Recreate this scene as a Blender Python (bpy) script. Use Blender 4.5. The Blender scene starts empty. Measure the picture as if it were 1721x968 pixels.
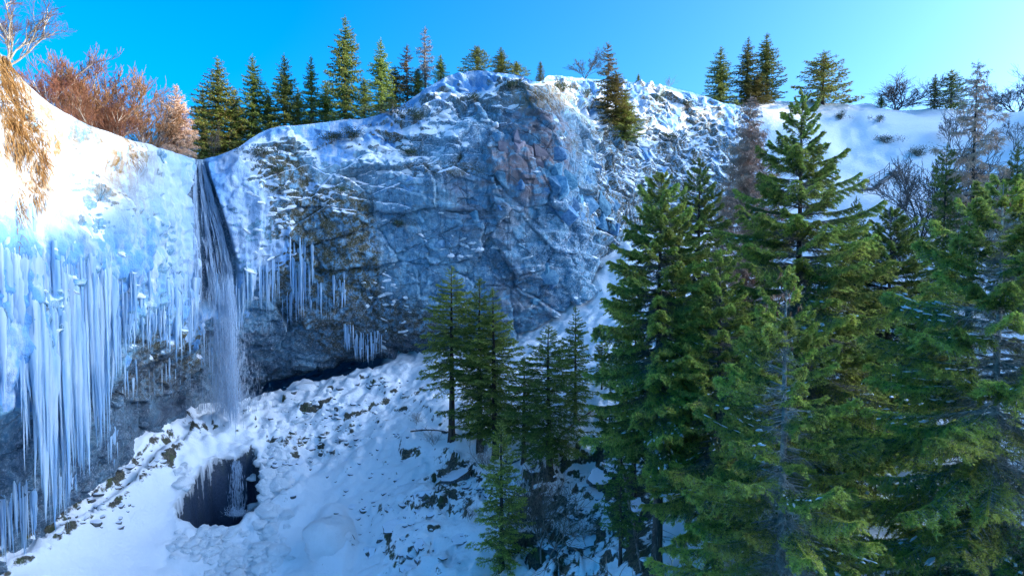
import bpy, math, random
import numpy as np
from mathutils import Vector, Matrix
from mathutils.bvhtree import BVHTree

# ------------------------------------------------------------------ camera, sky, sun, exposure
SC = bpy.context.scene
FPX = 1121.0                                   # focal length in photo pixels (1721 wide)
PITCH = math.atan((484 - 420) / FPX)           # horizon at row 420
cam_d = bpy.data.cameras.new('camera'); cam = bpy.data.objects.new('camera', cam_d)
SC.collection.objects.link(cam); SC.camera = cam
cam_d.sensor_width = 36.0; cam_d.lens = 36.0 * FPX / 1721.0
cam_d.clip_start = 0.5; cam_d.clip_end = 3000
cam.rotation_euler = (math.pi / 2 - PITCH, 0, 0)

SUN_EL, SUN_AZ = math.radians(17.0), math.radians(92.0)    # azimuth: clockwise from +Y (camera forward)
SUNV = Vector((math.sin(SUN_AZ) * math.cos(SUN_EL), math.cos(SUN_AZ) * math.cos(SUN_EL), math.sin(SUN_EL)))
W = bpy.data.worlds.new('World'); SC.world = W; W.use_nodes = True
nt = W.node_tree; nt.nodes.clear()
sky = nt.nodes.new('ShaderNodeTexSky'); sky.sky_type = 'NISHITA'; sky.sun_disc = False
sky.sun_elevation = SUN_EL; sky.sun_rotation = SUN_AZ
sky.altitude = 1200; sky.air_density = 0.4; sky.dust_density = 10.0; sky.ozone_density = 5.0
hs = nt.nodes.new('ShaderNodeHueSaturation'); hs.inputs['Saturation'].default_value = 1.28; hs.inputs['Hue'].default_value = 0.485
bg = nt.nodes.new('ShaderNodeBackground'); bg.inputs['Strength'].default_value = 0.15
wo = nt.nodes.new('ShaderNodeOutputWorld')
nt.links.new(sky.outputs[0], hs.inputs['Color']); nt.links.new(hs.outputs[0], bg.inputs['Color']); nt.links.new(bg.outputs[0], wo.inputs[0])
sl = bpy.data.lights.new('sun', 'SUN'); sl.energy = 2.0; sl.angle = math.radians(0.53); sl.color = (1.0, 0.86, 0.66)
so = bpy.data.objects.new('sun', sl); SC.collection.objects.link(so)
so.rotation_euler = (-SUNV).to_track_quat('-Z', 'Y').to_euler()
SC.view_settings.view_transform = 'Standard'; SC.view_settings.look = 'None'
SC.view_settings.exposure = 2.3; SC.view_settings.gamma = 1.0
SC.cycles.max_bounces = 6; SC.cycles.diffuse_bounces = 4; SC.cycles.transparent_max_bounces = 12
SC.cycles.use_denoising = True; SC.cycles.denoising_prefilter = 'NONE'; SC.cycles.caustics_reflective = False; SC.cycles.caustics_refractive = False; SC.cycles.blur_glossy = 1.0; SC.cycles.sample_clamp_indirect = 4.0
W.cycles.sampling_method = 'MANUAL'; W.cycles.sample_map_resolution = 2048

# ------------------------------------------------------------------ helpers
COL = SC.collection
CP, SP = math.cos(PITCH), math.sin(PITCH)
def at(px, py, D):
    """photo pixel + distance ahead (metres along +Y) -> world point"""
    cx = (px - 860.5) / FPX; cy = (484 - py) / FPX
    dx, dy, dz = cx, cy * SP + CP, cy * CP - SP
    k = D / dy
    return np.array((dx * k, D, dz * k))
def ray(px, py):
    p = at(px, py, 1.0); return Vector(p).normalized()
def proj(P):
    P = np.asarray(P, float)
    f = P[..., 1] * CP - P[..., 2] * SP; u = P[..., 1] * SP + P[..., 2] * CP
    return 860.5 + FPX * P[..., 0] / f, 484 - FPX * u / f

def tag(o, label=None, cat=None, group=None, kind=None):
    if label: o['label'] = label
    if cat: o['category'] = cat
    if group: o['group'] = group
    if kind: o['kind'] = kind
    return o
def link(name, data, parent=None, loc=None, rot=None, scale=None):
    o = bpy.data.objects.new(name, data); COL.objects.link(o)
    if parent is not None: o.parent = parent
    if loc is not None: o.location = [float(v) for v in loc]
    if rot is not None: o.rotation_euler = rot
    if scale is not None: o.scale = scale
    return o
def empty(name, loc, rotz=0.0):
    o = link(name, None, loc=loc, rot=(0, 0, rotz)); o.empty_display_size = 0.2; return o

def mesh_np(name, V, groups, mats, smooth=True):
    """groups: list of (face array n x 3 or n x 4, material index)"""
    me = bpy.data.meshes.new(name)
    V = np.asarray(V, np.float32)
    groups = [(np.asarray(F, np.int32), m) for F, m in groups if len(F)]
    me.vertices.add(len(V)); me.vertices.foreach_set('co', V.ravel())
    nl = sum(F.size for F, m in groups); nf = sum(len(F) for F, m in groups)
    me.loops.add(nl); me.polygons.add(nf)
    li = np.concatenate([F.ravel() for F, m in groups])
    cnt = np.concatenate([np.full(len(F), F.shape[1], np.int32) for F, m in groups])
    st = np.concatenate([[0], np.cumsum(cnt)[:-1]]).astype(np.int32)
    mi = np.concatenate([np.full(len(F), m, np.int32) for F, m in groups])
    me.loops.foreach_set('vertex_index', li.astype(np.int32))
    me.polygons.foreach_set('loop_start', st); me.polygons.foreach_set('loop_total', cnt)
    me.polygons.foreach_set('material_index', mi)
    if smooth: me.polygons.foreach_set('use_smooth', np.ones(nf, bool))
    for m in mats: me.materials.append(m)
    me.update(calc_edges=True)
    return me
class MB:
    """collects vertices and faces of one mesh"""
    def __init__(s): s.V = []; s.G = []; s.n = 0
    def add(s, V, F, m=0):
        V = np.asarray(V, float).reshape(-1, 3); F = np.asarray(F, np.int64)
        if len(F) == 0: return
        s.V.append(V); s.G.append((F + s.n, m)); s.n += len(V)
    def arrays(s): return np.concatenate(s.V), s.G
    def mesh(s, name, mats, smooth=True):
        V = np.concatenate(s.V); d = {}
        for F, m in s.G: d.setdefault((m, F.shape[1]), []).append(F)
        return mesh_np(name, V, [(np.concatenate(L), k[0]) for k, L in d.items()], mats, smooth)
def unit(v): 
    v = np.asarray(v, float); return v / np.maximum(np.linalg.norm(v, axis=-1, keepdims=True), 1e-9)
def frames(d):
    d = unit(d); r = np.where(np.abs(d[..., 2:3]) < 0.9, np.array((0., 0, 1)), np.array((1., 0, 0)))
    a = unit(np.cross(d, r)); return a, np.cross(d, a)
def prisms(mb, A, B, ra, rb, m=0, sides=3):
    """many separate tapered sticks at once"""
    A = np.asarray(A, float).reshape(-1, 3); B = np.asarray(B, float).reshape(-1, 3); n = len(A)
    if n == 0: return
    ra = np.broadcast_to(ra, n); rb = np.broadcast_to(rb, n)
    u, w = frames(B - A)
    th = np.arange(sides) * 2 * np.pi / sides
    ring = u[:, None] * np.cos(th)[None, :, None] + w[:, None] * np.sin(th)[None, :, None]
    V = np.concatenate([A[:, None] + ring * ra[:, None, None], B[:, None] + ring * rb[:, None, None]], 1)
    k = np.arange(sides); k2 = (k + 1) % sides
    q = np.stack([k, k2, k2 + sides, k + sides], 1)
    F = (np.arange(n)[:, None, None] * 2 * sides + q[None]).reshape(-1, 4)
    mb.add(V, F, m)
def tube(mb, P, R, sides=6, m=0, cap=True):
    P = np.asarray(P, float); n = len(P); R = np.broadcast_to(R, n)
    d = np.gradient(P, axis=0); u, w = frames(d)
    for i in range(1, n):                                   # keep the ring from twisting
        a = u[i - 1] - d[i] * np.dot(u[i - 1], d[i]) / max(np.dot(d[i], d[i]), 1e-9); a = unit(a); u[i] = a; w[i] = np.cross(unit(d[i]), a)
    th = np.arange(sides) * 2 * np.pi / sides
    V = P[:, None] + (u[:, None] * np.cos(th)[None, :, None] + w[:, None] * np.sin(th)[None, :, None]) * R[:, None, None]
    k = np.arange(sides); k2 = (k + 1) % sides
    F = np.concatenate([np.stack([i * sides + k, i * sides + k2, (i + 1) * sides + k2, (i + 1) * sides + k], 1) for i in range(n - 1)])
    mb.add(V, F, m)
# --- numpy noise
def _h(ix, iy, iz, seed):
    with np.errstate(over='ignore'):
        h = (ix.astype(np.uint32) * np.uint32(374761393) + iy.astype(np.uint32) * np.uint32(668265263)
             + iz.astype(np.uint32) * np.uint32(2147483647 - 57) + np.uint32(seed * 144665 + 1013))
        h = (h ^ (h >> np.uint32(13))) * np.uint32(1274126177); h = (h ^ (h >> np.uint32(15))) * np.uint32(2246822519)
        h ^= h >> np.uint32(14)
    return h.astype(np.float64) / 4294967295.0
def vnoise(P, seed=0):
    P = np.asarray(P, float); i = np.floor(P).astype(np.int64); f = P - i; f = f * f * f * (f * (f * 6 - 15) + 10)
    r = 0
    for a in (0, 1):
        for b in (0, 1):
            for c in (0, 1):
                w = (f[..., 0] if a else 1 - f[..., 0]) * (f[..., 1] if b else 1 - f[..., 1]) * (f[..., 2] if c else 1 - f[..., 2])
                r = r + w * _h(i[..., 0] + a, i[..., 1] + b, i[..., 2] + c, seed)
    return r * 2 - 1
def fbm(P, oct=4, seed=0, gain=0.5):
    P = np.asarray(P, float); r = 0; a = 1.0
    for k in range(oct):
        r = r + a * vnoise(P * (2.03 ** k) + 17.3 * k, seed + k); a *= gain
    return r
def worley(P, seed=0, tilt=False):
    """returns F1, F2 and a random number per nearest cell"""
    P = np.asarray(P, float); i = np.floor(P).astype(np.int64)
    f1 = np.full(P.shape[:-1], 9.0); f2 = f1.copy(); idv = np.zeros_like(f1); tl = np.zeros_like(f1)
    for a in (-1, 0, 1):
        for b in (-1, 0, 1):
            for c in (-1, 0, 1):
                x, y, z = i[..., 0] + a, i[..., 1] + b, i[..., 2] + c
                q = np.stack([x + _h(x, y, z, seed), y + _h(x, y, z, seed + 1), z + _h(x, y, z, seed + 2)], -1)
                d = np.linalg.norm(P - q, axis=-1); new = d < f1
                f2 = np.where(new, f1, np.minimum(f2, d)); idv = np.where(new, _h(x, y, z, seed + 3), idv); f1 = np.where(new, d, f1)
                if tilt:
                    t = sum((P[..., c_] - q[..., c_]) * (_h(x, y, z, seed + 4 + c_) * 2 - 1) for c_ in range(3)); tl = np.where(new, t, tl)
    return (f1, f2, idv, tl) if tilt else (f1, f2, idv)
def sst(a, b, x):
    t = np.clip((x - a) / (b - a), 0, 1); return t * t * (3 - 2 * t)

# ------------------------------------------------------------------ materials
class NT:
    def __init__(s, name):
        s.m = bpy.data.materials.new(name); s.m.use_nodes = True; s.t = s.m.node_tree; s.t.nodes.clear()
        s.out = s.n('ShaderNodeOutputMaterial')
    def n(s, typ, **kw):
        o = s.t.nodes.new(typ)
        for k, v in kw.items(): setattr(o, k, v)
        return o
    def l(s, a, b): s.t.links.new(a, b)
    def put(s, sock, v):
        if hasattr(v, 'links') or isinstance(v, bpy.types.NodeSocket): s.l(v, sock)
        else: sock.default_value = v
    def geo(s): return s.n('ShaderNodeNewGeometry')
    def tex(s, scale=1.0, stretch=None, obj=False, detail=4.0, rough=0.55, kind='n', out='Fac', dist=0.0):
        if obj: co = s.n('ShaderNodeTexCoord').outputs['Object']
        else: co = s.geo().outputs['Position']
        if stretch:
            mp = s.n('ShaderNodeMapping'); mp.inputs['Scale'].default_value = stretch; s.l(co, mp.inputs[0]); co = mp.outputs[0]
        if kind == 'n':
            t = s.n('ShaderNodeTexNoise'); t.inputs['Detail'].default_value = detail; t.inputs['Roughness'].default_value = rough; t.inputs['Distortion'].default_value = dist
        else:
            t = s.n('ShaderNodeTexVoronoi'); t.feature = 'DISTANCE_TO_EDGE' if kind == 'e' else 'F1'; out = 'Distance' if out == 'Fac' else out
        t.inputs['Scale'].default_value = scale; s.l(co, t.inputs['Vector'])
        return t.outputs[out]
    def mth(s, op, a, b=0.0, clamp=False):
        o = s.n('ShaderNodeMath', operation=op); o.use_clamp = clamp; s.put(o.inputs[0], a); s.put(o.inputs[1], b); return o.outputs[0]
    def ramp(s, x, a, b, lo=0.0, hi=1.0):
        o = s.n('ShaderNodeMapRange'); o.interpolation_type = 'SMOOTHSTEP'
        s.put(o.inputs[0], x); o.inputs[1].default_value = a; o.inputs[2].default_value = b; o.inputs[3].default_value = lo; o.inputs[4].default_value = hi
        return o.outputs[0]
    def mix(s, f, a, b):
        o = s.n('ShaderNodeMix', data_type='RGBA'); s.put(o.inputs[0], f)
        for sock, v in ((o.inputs[6], a), (o.inputs[7], b)): s.put(sock, v if not isinstance(v, tuple) else (*v[:3], 1.0))
        return o.outputs[2]
    def bump(s, h, strength=0.5, dist=0.05, normal=None):
        o = s.n('ShaderNodeBump'); o.inputs['Strength'].default_value = strength; o.inputs['Distance'].default_value = dist; s.l(h, o.inputs['Height'])
        if normal is not None: s.l(normal, o.inputs['Normal'])
        return o.outputs[0]
    def attr(s, name, ch):
        a = s.n('ShaderNodeAttribute'); a.attribute_name = name
        sp = s.n('ShaderNodeSeparateColor'); s.l(a.outputs['Color'], sp.inputs[0]); return sp.outputs[ch]
    def bsdf(s, color, rough=0.7, normal=None, spec=0.4, trans=0.0, coat=0.0):
        p = s.n('ShaderNodeBsdfPrincipled'); s.put(p.inputs['Base Color'], color if not isinstance(color, tuple) else (*color[:3], 1))
        s.put(p.inputs['Roughness'], rough); p.inputs['Specular IOR Level'].default_value = spec
        p.inputs['Transmission Weight'].default_value = trans; p.inputs['Coat Weight'].default_value = coat
        if normal is not None: s.l(normal, p.inputs['Normal'])
        return p.outputs[0]
    def done(s, sh): s.l(sh, s.out.inputs['Surface']); return s.m
    def mixsh(s, f, a, b):
        o = s.n('ShaderNodeMixShader'); s.put(o.inputs[0], f); s.l(a, o.inputs[1]); s.l(b, o.inputs[2]); return o.outputs[0]

SNOW = (0.88, 0.91, 0.93)
def m_snow(name, col=SNOW, bump=0.5):
    t = NT(name); a = t.tex(1.3, detail=6); b = t.tex(14, detail=3)
    c = t.mix(a, tuple(x * 0.9 for x in col), tuple(min(1, x * 1.04) for x in col))
    h = t.mth('ADD', t.mth('MULTIPLY', a, 3.0), t.mth('ADD', b, t.tex(5, detail=6, rough=0.65)))
    return t.done(t.bsdf(c, 0.55, t.bump(h, 0.8, 0.09), 0.35))
def snow_fac(t, bias=0.0, lo=0.45, hi=0.62, amp=0.45):
    nz = t.n('ShaderNodeSeparateXYZ'); t.l(t.geo().outputs['Normal'], nz.inputs[0])
    n = t.mth('MULTIPLY', t.mth('SUBTRACT', t.tex(2.2, detail=6, rough=0.65), 0.5), amp)
    v = t.mth('ADD', nz.outputs[2], n)
    if not isinstance(bias, float) or bias != 0.0: v = t.mth('ADD', v, bias)
    return t.ramp(v, lo, hi)
def m_cliff():
    t = NT('cliff_rock')
    snow, wet_shade, moss = (t.attr('mask_a', i) for i in range(3)); red, grass, frost = (t.attr('mask_b', i) for i in range(3))
    zn_ice = t.ramp(snow, 0.5, 0.7)
    n1 = t.tex(0.35, detail=5); n2 = t.tex(2.5, (1, 1, 0.35), detail=6, rough=0.65); n3 = t.tex(9, detail=4, rough=0.7)
    rock = t.mix(t.ramp(n1, 0.35, 0.65), (0.09, 0.27, 0.42), (0.20, 0.45, 0.60))
    rock = t.mix(t.ramp(n2, 0.45, 0.75), rock, (0.38, 0.56, 0.66))
    rock = t.mix(t.mth('MULTIPLY', t.ramp(n2, 0.48, 0.3), 0.75), rock, (0.045, 0.12, 0.22))
    rock = t.mix(t.mth('MULTIPLY', t.ramp(t.tex(0.8, detail=4, dist=1.5), 0.55, 0.68), 0.4), rock, (0.26, 0.24, 0.20))
    rock = t.mix(t.mth('MULTIPLY', red, t.ramp(t.tex(0.6, (1, 1, 1.6), detail=3, dist=1.0), 0.38, 0.6)), rock, (0.26, 0.20, 0.21))
    crk = t.tex(1.0, (0.42, 0.42, 0.26), kind='e', detail=0)
    crk2 = t.mth('MAXIMUM', t.ramp(crk, 0.0, 0.02), t.mth('ADD', t.ramp(n1, 0.45, 0.6), zn_ice, True))
    dmp = t.n('ShaderNodeMapping'); dmp.inputs['Rotation'].default_value = (0, -0.75, 0); dmp.inputs['Scale'].default_value = (0.16, 0.3, 0.75); t.l(t.geo().outputs['Position'], dmp.inputs[0])
    dvx = t.n('ShaderNodeVectorMath', operation='ADD'); t.l(dmp.outputs[0], dvx.inputs[0]); dn = t.n('ShaderNodeTexNoise'); dn.inputs['Scale'].default_value = 0.5; dn.inputs['Detail'].default_value = 3; t.l(t.geo().outputs['Position'], dn.inputs['Vector'])
    dsc = t.n('ShaderNodeVectorMath', operation='SCALE'); t.l(dn.outputs['Color'], dsc.inputs[0]); dsc.inputs[3].default_value = 0.5; t.l(dsc.outputs[0], dvx.inputs[1])
    dv_ = t.n('ShaderNodeTexVoronoi'); dv_.feature = 'DISTANCE_TO_EDGE'; dv_.inputs['Scale'].default_value = 1.0; t.l(dvx.outputs[0], dv_.inputs['Vector'])
    crk2 = t.mth('MINIMUM', crk2, t.mth('MAXIMUM', t.ramp(dv_.outputs['Distance'], 0.0, 0.025), t.mth('ADD', t.ramp(t.tex(0.5, detail=3), 0.5, 0.62), zn_ice, True)))
    rock = t.mix(crk2, t.mix(0.55, rock, (0.03, 0.05, 0.08)), rock)
    mf = t.mth('MULTIPLY', moss, t.ramp(t.tex(1.6, detail=6, rough=0.7), 0.36, 0.56))
    mcol = t.mix(t.ramp(n3, 0.4, 0.65), (0.04, 0.042, 0.016), (0.17, 0.13, 0.05))
    rock = t.mix(mf, rock, mcol)
    rock = t.mix(t.mth('MULTIPLY', wet_shade, t.ramp(t.tex(1.1, (1, 1, 0.3), detail=5), 0.2, 0.75, 1.0, 0.5)), rock, (0.025, 0.045, 0.075))
    gf = t.mth('MULTIPLY', grass, t.ramp(t.tex(2.6, (1, 1, 0.4), detail=5), 0.34, 0.56))
    rock = t.mix(gf, rock, t.mix(n3, (0.20, 0.11, 0.03), (0.42, 0.27, 0.08)))
    ff = t.mth('MULTIPLY', frost, t.ramp(t.tex(6, detail=7, rough=0.8), 0.50, 0.62))
    rock = t.mix(ff, rock, (0.72, 0.78, 0.86))
    sf = snow_fac(t, t.mth('MULTIPLY', t.mth('SUBTRACT', snow, 0.3), 1.3), 0.42, 0.56, 1.15)
    sf = t.mth('MULTIPLY', sf, t.mth('SUBTRACT', 1.0, wet_shade), True)
    sf = t.mth('MULTIPLY', sf, t.mth('SUBTRACT', 1.0, t.mth('MULTIPLY', gf, 0.8)), True)
    icy_shade = t.mth('MULTIPLY', t.mth('MULTIPLY', zn_ice, t.attr('mask_c', 0)), t.ramp(t.tex(0.8, (1.3, 1.3, 0.35), detail=6, rough=0.65), 0.33, 0.54))  # blue ice streaks, deepened to paint in the blue of the shaded wall
    col = t.mix(sf, rock, t.mix(icy_shade, t.mix(zn_ice, t.mix(n3, (0.80, 0.86, 0.92), (0.89, 0.91, 0.94)), t.mix(t.tex(1.6, (1, 1, 0.4), detail=7, rough=0.7), (0.30, 0.43, 0.57), (0.72, 0.77, 0.81))), t.mix(n3, (0.06, 0.24, 0.52), (0.24, 0.48, 0.74))))
    bh = t.mth('ADD', t.mth('MULTIPLY', n2, 1.2), t.mth('ADD', t.mth('MULTIPLY', n3, 0.5), t.mth('MULTIPLY', crk2, 0.5)))
    rough = t.ramp(wet_shade, 0, 1, 0.7, 0.3)
    return t.done(t.bsdf(col, rough, t.bump(bh, 0.75, 0.16), 0.35))
def m_ground():
    t = NT('snowy_ground')
    rk, pit, dirt = (t.attr('mask_a', i) for i in range(3))
    n3 = t.tex(7, detail=5, rough=0.7)
    soil = t.mix(t.ramp(n3, 0.4, 0.62), (0.03, 0.032, 0.028), (0.12, 0.11, 0.07))
    soil = t.mix(t.ramp(t.tex(1.4), 0.5, 0.62), soil, (0.06, 0.075, 0.025))
    soil = t.mix(pit, soil, t.mix(n3, (0.012, 0.025, 0.05), (0.06, 0.10, 0.17)))  # dark pit rock, also the painted shade of the foot recess
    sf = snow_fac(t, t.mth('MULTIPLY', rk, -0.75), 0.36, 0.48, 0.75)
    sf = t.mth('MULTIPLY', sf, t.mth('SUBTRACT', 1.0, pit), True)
    a = t.tex(0.8, detail=6)
    sn = t.mix(a, (0.86, 0.89, 0.92), (0.91, 0.93, 0.95))
    h = t.mth('ADD', t.mth('MULTIPLY', t.tex(3, detail=7, rough=0.6), 2.0), t.mth('MULTIPLY', n3, 0.4))
    return t.done(t.bsdf(t.mix(sf, soil, sn), 0.6, t.bump(h, 0.6, 0.08), 0.3))
def m_boulder(name, bias=0.0, col=((0.05, 0.06, 0.07), (0.16, 0.17, 0.18))):
    t = NT(name); n = t.tex(4, detail=6, rough=0.7)
    c = t.mix(t.ramp(n, 0.35, 0.65), *col); c = t.mix(t.ramp(t.tex(2.1), 0.52, 0.66), c, (0.07, 0.075, 0.028))
    c = t.mix(snow_fac(t, bias, 0.42, 0.55, 0.5), c, (0.80, 0.85, 0.92))
    return t.done(t.bsdf(c, 0.7, t.bump(n, 0.6, 0.1), 0.3))
def m_plain(name, c1, c2, scale=3, rough=0.8, stretch=None, bump=0.5, dist=0.03, rnd=0.25, obj=False, trl=0.0):
    t = NT(name); n = t.tex(scale, stretch, obj=obj, detail=5, rough=0.65); c = t.mix(t.ramp(n, 0.3, 0.7), c1, c2)
    if rnd:
        oi = t.n('ShaderNodeObjectInfo'); hsv = t.n('ShaderNodeHueSaturation')
        t.l(t.ramp(oi.outputs['Random'], 0, 1, 1 - rnd, 1 + rnd), hsv.inputs['Value']); t.l(c, hsv.inputs['Color'])
        r2 = t.mth('FRACT', t.mth('MULTIPLY', oi.outputs['Random'], 7.31)); t.l(t.ramp(r2, 0, 1, 0.485, 0.515), hsv.inputs['Hue']); c = hsv.outputs[0]
    s = t.bsdf(c, rough, t.bump(n, bump, dist) if bump else None, 0.2)
    if trl:
        tr = t.n('ShaderNodeBsdfTranslucent'); t.put(tr.inputs[0], c); s = t.mixsh(trl, s, tr.outputs[0])
    return t.done(s)
def m_ice(name, c1=(0.55, 0.74, 0.88), c2=(0.80, 0.88, 0.94)):
    t = NT(name); n = t.tex(1.6, (1.6, 1.6, 0.12), detail=6, rough=0.65); c = t.mix(t.ramp(n, 0.35, 0.62), c1, c2)
    b = t.bump(t.tex(5, (1, 1, 0.15), detail=4), 0.5, 0.05)
    s = t.bsdf(c, 0.22, b, 0.5)
    tr = t.n('ShaderNodeBsdfTranslucent'); t.put(tr.inputs[0], (0.62, 0.82, 0.94, 1)); s = t.mixsh(0.35, s, tr.outputs[0])
    gl = t.n('ShaderNodeBsdfTransparent'); gl.inputs[0].default_value = (0.8, 0.92, 1, 1)
    return t.done(t.mixsh(t.ramp(n, 0.5, 0.25, 0.02, 0.22), s, gl.outputs[0]))
def m_water(name, tr=0.35, col=(0.78, 0.86, 0.93)):
    t = NT(name); s = t.bsdf(col, 0.25, None, 0.5)
    gl = t.n('ShaderNodeBsdfTransparent'); return t.done(t.mixsh(tr, s, gl.outputs[0]))
def m_pool():
    t = NT('pool_water'); b = t.bump(t.tex(1.6, detail=4, dist=0.6), 0.6, 0.08)
    f = t.ramp(t.tex(0.9, detail=7, dist=1.5, rough=0.7), 0.58, 0.72)
    return t.done(t.bsdf(t.mix(t.mth('MULTIPLY', f, 0.5), (0.006, 0.018, 0.035), (0.25, 0.36, 0.46)), 0.12, b, 0.5))
M = dict(
    snow=m_snow('snow'), cliff=m_cliff(), ground=m_ground(), boulder=m_boulder('boulder_rock'), stone=m_boulder('stone_rock', -0.05),
    rockblock=m_plain('rock_block', (0.07, 0.20, 0.34), (0.22, 0.40, 0.52), 3, bump=0.7, dist=0.1),
    redrock=m_plain('red_rock_block', (0.14, 0.13, 0.17), (0.26, 0.23, 0.25), 2, bump=0.7, dist=0.1),
    ice=m_ice('icicle_ice', (0.42, 0.64, 0.84), (0.74, 0.85, 0.93)), iceb=m_ice('blue_ice', (0.20, 0.43, 0.70), (0.50, 0.70, 0.88)), water=m_water('falling_water', 0.4, (0.52, 0.68, 0.84)), spray=m_water('spray', 0.62, (0.75, 0.85, 0.95)), pool=m_pool(),
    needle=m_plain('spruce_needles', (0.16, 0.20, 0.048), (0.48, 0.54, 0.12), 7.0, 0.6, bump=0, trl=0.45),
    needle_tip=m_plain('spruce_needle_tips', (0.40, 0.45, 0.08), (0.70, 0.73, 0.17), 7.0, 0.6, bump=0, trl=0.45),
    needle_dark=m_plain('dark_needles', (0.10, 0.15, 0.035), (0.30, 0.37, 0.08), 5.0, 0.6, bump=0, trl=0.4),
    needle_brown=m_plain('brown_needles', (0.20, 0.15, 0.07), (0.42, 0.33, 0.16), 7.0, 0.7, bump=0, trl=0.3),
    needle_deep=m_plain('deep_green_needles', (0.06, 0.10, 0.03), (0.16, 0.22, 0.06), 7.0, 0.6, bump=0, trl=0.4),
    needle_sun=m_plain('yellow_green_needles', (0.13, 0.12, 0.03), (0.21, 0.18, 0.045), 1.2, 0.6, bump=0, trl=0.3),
    needle_org=m_plain('rusty_needles', (0.17, 0.09, 0.04), (0.26, 0.15, 0.06), 1.2, 0.6, bump=0, trl=0.2),
    bark=m_plain('spruce_bark', (0.045, 0.035, 0.028), (0.13, 0.10, 0.08), 6, stretch=(1, 1, 0.25), bump=0.8),
    lichen=m_plain('lichen_bark', (0.20, 0.19, 0.16), (0.62, 0.62, 0.56), 5, bump=0.8),
    twig=m_plain('dead_twig', (0.14, 0.12, 0.10), (0.36, 0.32, 0.27), 5, bump=0.3),
    redtwig=m_plain('red_twig', (0.15, 0.070, 0.040), (0.32, 0.15, 0.075), 0.5, bump=0),
    palebark=m_plain('pale_bark', (0.22, 0.18, 0.14), (0.48, 0.42, 0.35), 2, bump=0.4),
    larch=m_plain('larch_twig', (0.55, 0.36, 0.24), (0.72, 0.50, 0.34), 0.8, bump=0),
    greytwig=m_plain('grey_twig', (0.07, 0.065, 0.06), (0.15, 0.13, 0.11), 0.8, bump=0),
    grass=m_plain('dry_grass', (0.30, 0.17, 0.05), (0.50, 0.33, 0.11), 1.5, bump=0, trl=0.3),
    cone=m_plain('cone_scales', (0.22, 0.10, 0.05), (0.36, 0.18, 0.09), 6, bump=0.5),
    metal=m_plain('grey_rail', (0.16, 0.16, 0.17), (0.28, 0.28, 0.29), 4, 0.5, bump=0.1),
    shrub=m_plain('shrub_leaves', (0.035, 0.055, 0.020), (0.085, 0.105, 0.035), 1.2, 0.6, bump=0, trl=0.2),
    moss=m_plain('moss', (0.045, 0.050, 0.015), (0.11, 0.10, 0.03), 3, bump=0.8, dist=0.05),
)

# ------------------------------------------------------------------ the cliff sheet (foot -> rim), control points as (photo column, row, distance)
CG = [
 [(-260,1200,27),(-260,900,26),(-260,600,25),(-260,350,25),(-260,100,27),(-260,-120,30)],
 [(-90,1050,33.5),(-90,850,32),(-90,600,30.5),(-90,400,30.5),(-90,200,32),(-90,10,34.5)],
 [(10,990,39),(5,830,37.5),(0,620,34.5),(0,430,34),(0,250,35.5),(0,95,38.5)],
 [(110,862,43.5),(105,760,42),(100,620,38.8),(100,470,37.8),(100,320,38.8),(105,188,42)],
 [(200,785,50),(200,690,48.5),(200,590,44.8),(200,480,43),(200,350,44),(215,235,48)],
 [(295,712,58),(290,640,57),(287,570,53.5),(285,480,51.5),(280,370,52),(275,250,56)],
 [(345,690,66),(342,620,65),(340,540,61.5),(338,450,60),(335,360,60.5),(335,268,63)],
 [(410,668,69),(410,600,67.5),(410,530,64.5),(410,440,62.3),(405,340,62),(395,252,64)],
 [(490,640,71.5),(490,580,69),(485,500,66.5),(480,410,64.7),(470,310,64),(450,220,66.5)],
 [(590,614,72.5),(590,550,69.5),(585,470,67),(575,380,66),(565,290,66.5),(550,205,69)],
 [(690,596,72.5),(685,530,69.5),(680,450,67.5),(675,360,67),(665,270,67.5),(650,190,71)],
 [(790,583,72),(785,510,69.7),(780,430,68),(775,345,67.5),(770,250,68),(765,125,73)],
 [(880,562,71.5),(880,490,70),(880,410,69),(875,325,68),(870,230,68.5),(860,126,72.5)],
 [(950,525,72),(955,450,71),(955,380,70),(945,300,69.5),(925,210,70),(905,138,73)],
 [(990,490,74),(995,420,73.5),(1000,355,73),(985,290,74),(960,215,77),(932,126,86)],
 [(1010,440,78),(1030,380,79),(1050,330,80),(1050,270,83),(1035,200,88),(1010,136,96)],
 [(1050,390,84),(1080,345,86),(1110,300,88),(1120,250,91),(1120,200,95),(1115,145,101)],
 [(1120,380,89),(1150,345,91),(1190,300,93),(1210,260,96),(1220,220,100),(1228,176,105)],
 [(1250,420,95),(1270,370,98),(1290,320,102),(1300,270,106),(1305,230,110),(1310,190,115)],
]
CW = np.array([[at(*p) for p in c] for c in CG])
def spline(P, ts):
    """Catmull-Rom along axis 0 at parameters ts"""
    n = len(P); T = np.empty_like(P); T[1:-1] = (P[2:] - P[:-2]) / 2; T[0] = P[1] - P[0]; T[-1] = P[-1] - P[-2]
    i = np.clip(np.floor(ts).astype(int), 0, n - 2); f = (ts - i).reshape(-1, *([1] * (P.ndim - 1)))
    return ((2*f**3 - 3*f**2 + 1) * P[i] + (f**3 - 2*f**2 + f) * T[i] + (-2*f**3 + 3*f**2) * P[i+1] + (f**3 - f**2) * T[i+1])
seg = np.linalg.norm(np.diff(CW[:, 2], axis=0), axis=1)
ts = np.concatenate([k + np.arange(m) / m for k, m in enumerate(np.maximum(8, (seg / 0.125).astype(int)))] + [[len(CW) - 1.0]])
tv = np.concatenate([np.linspace(0, 5, 330)])
CS = spline(CW, ts)                                            # columns x 6 x 3
CS = np.swapaxes(spline(np.swapaxes(CS, 0, 1), tv), 0, 1)      # columns x rows x 3
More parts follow.
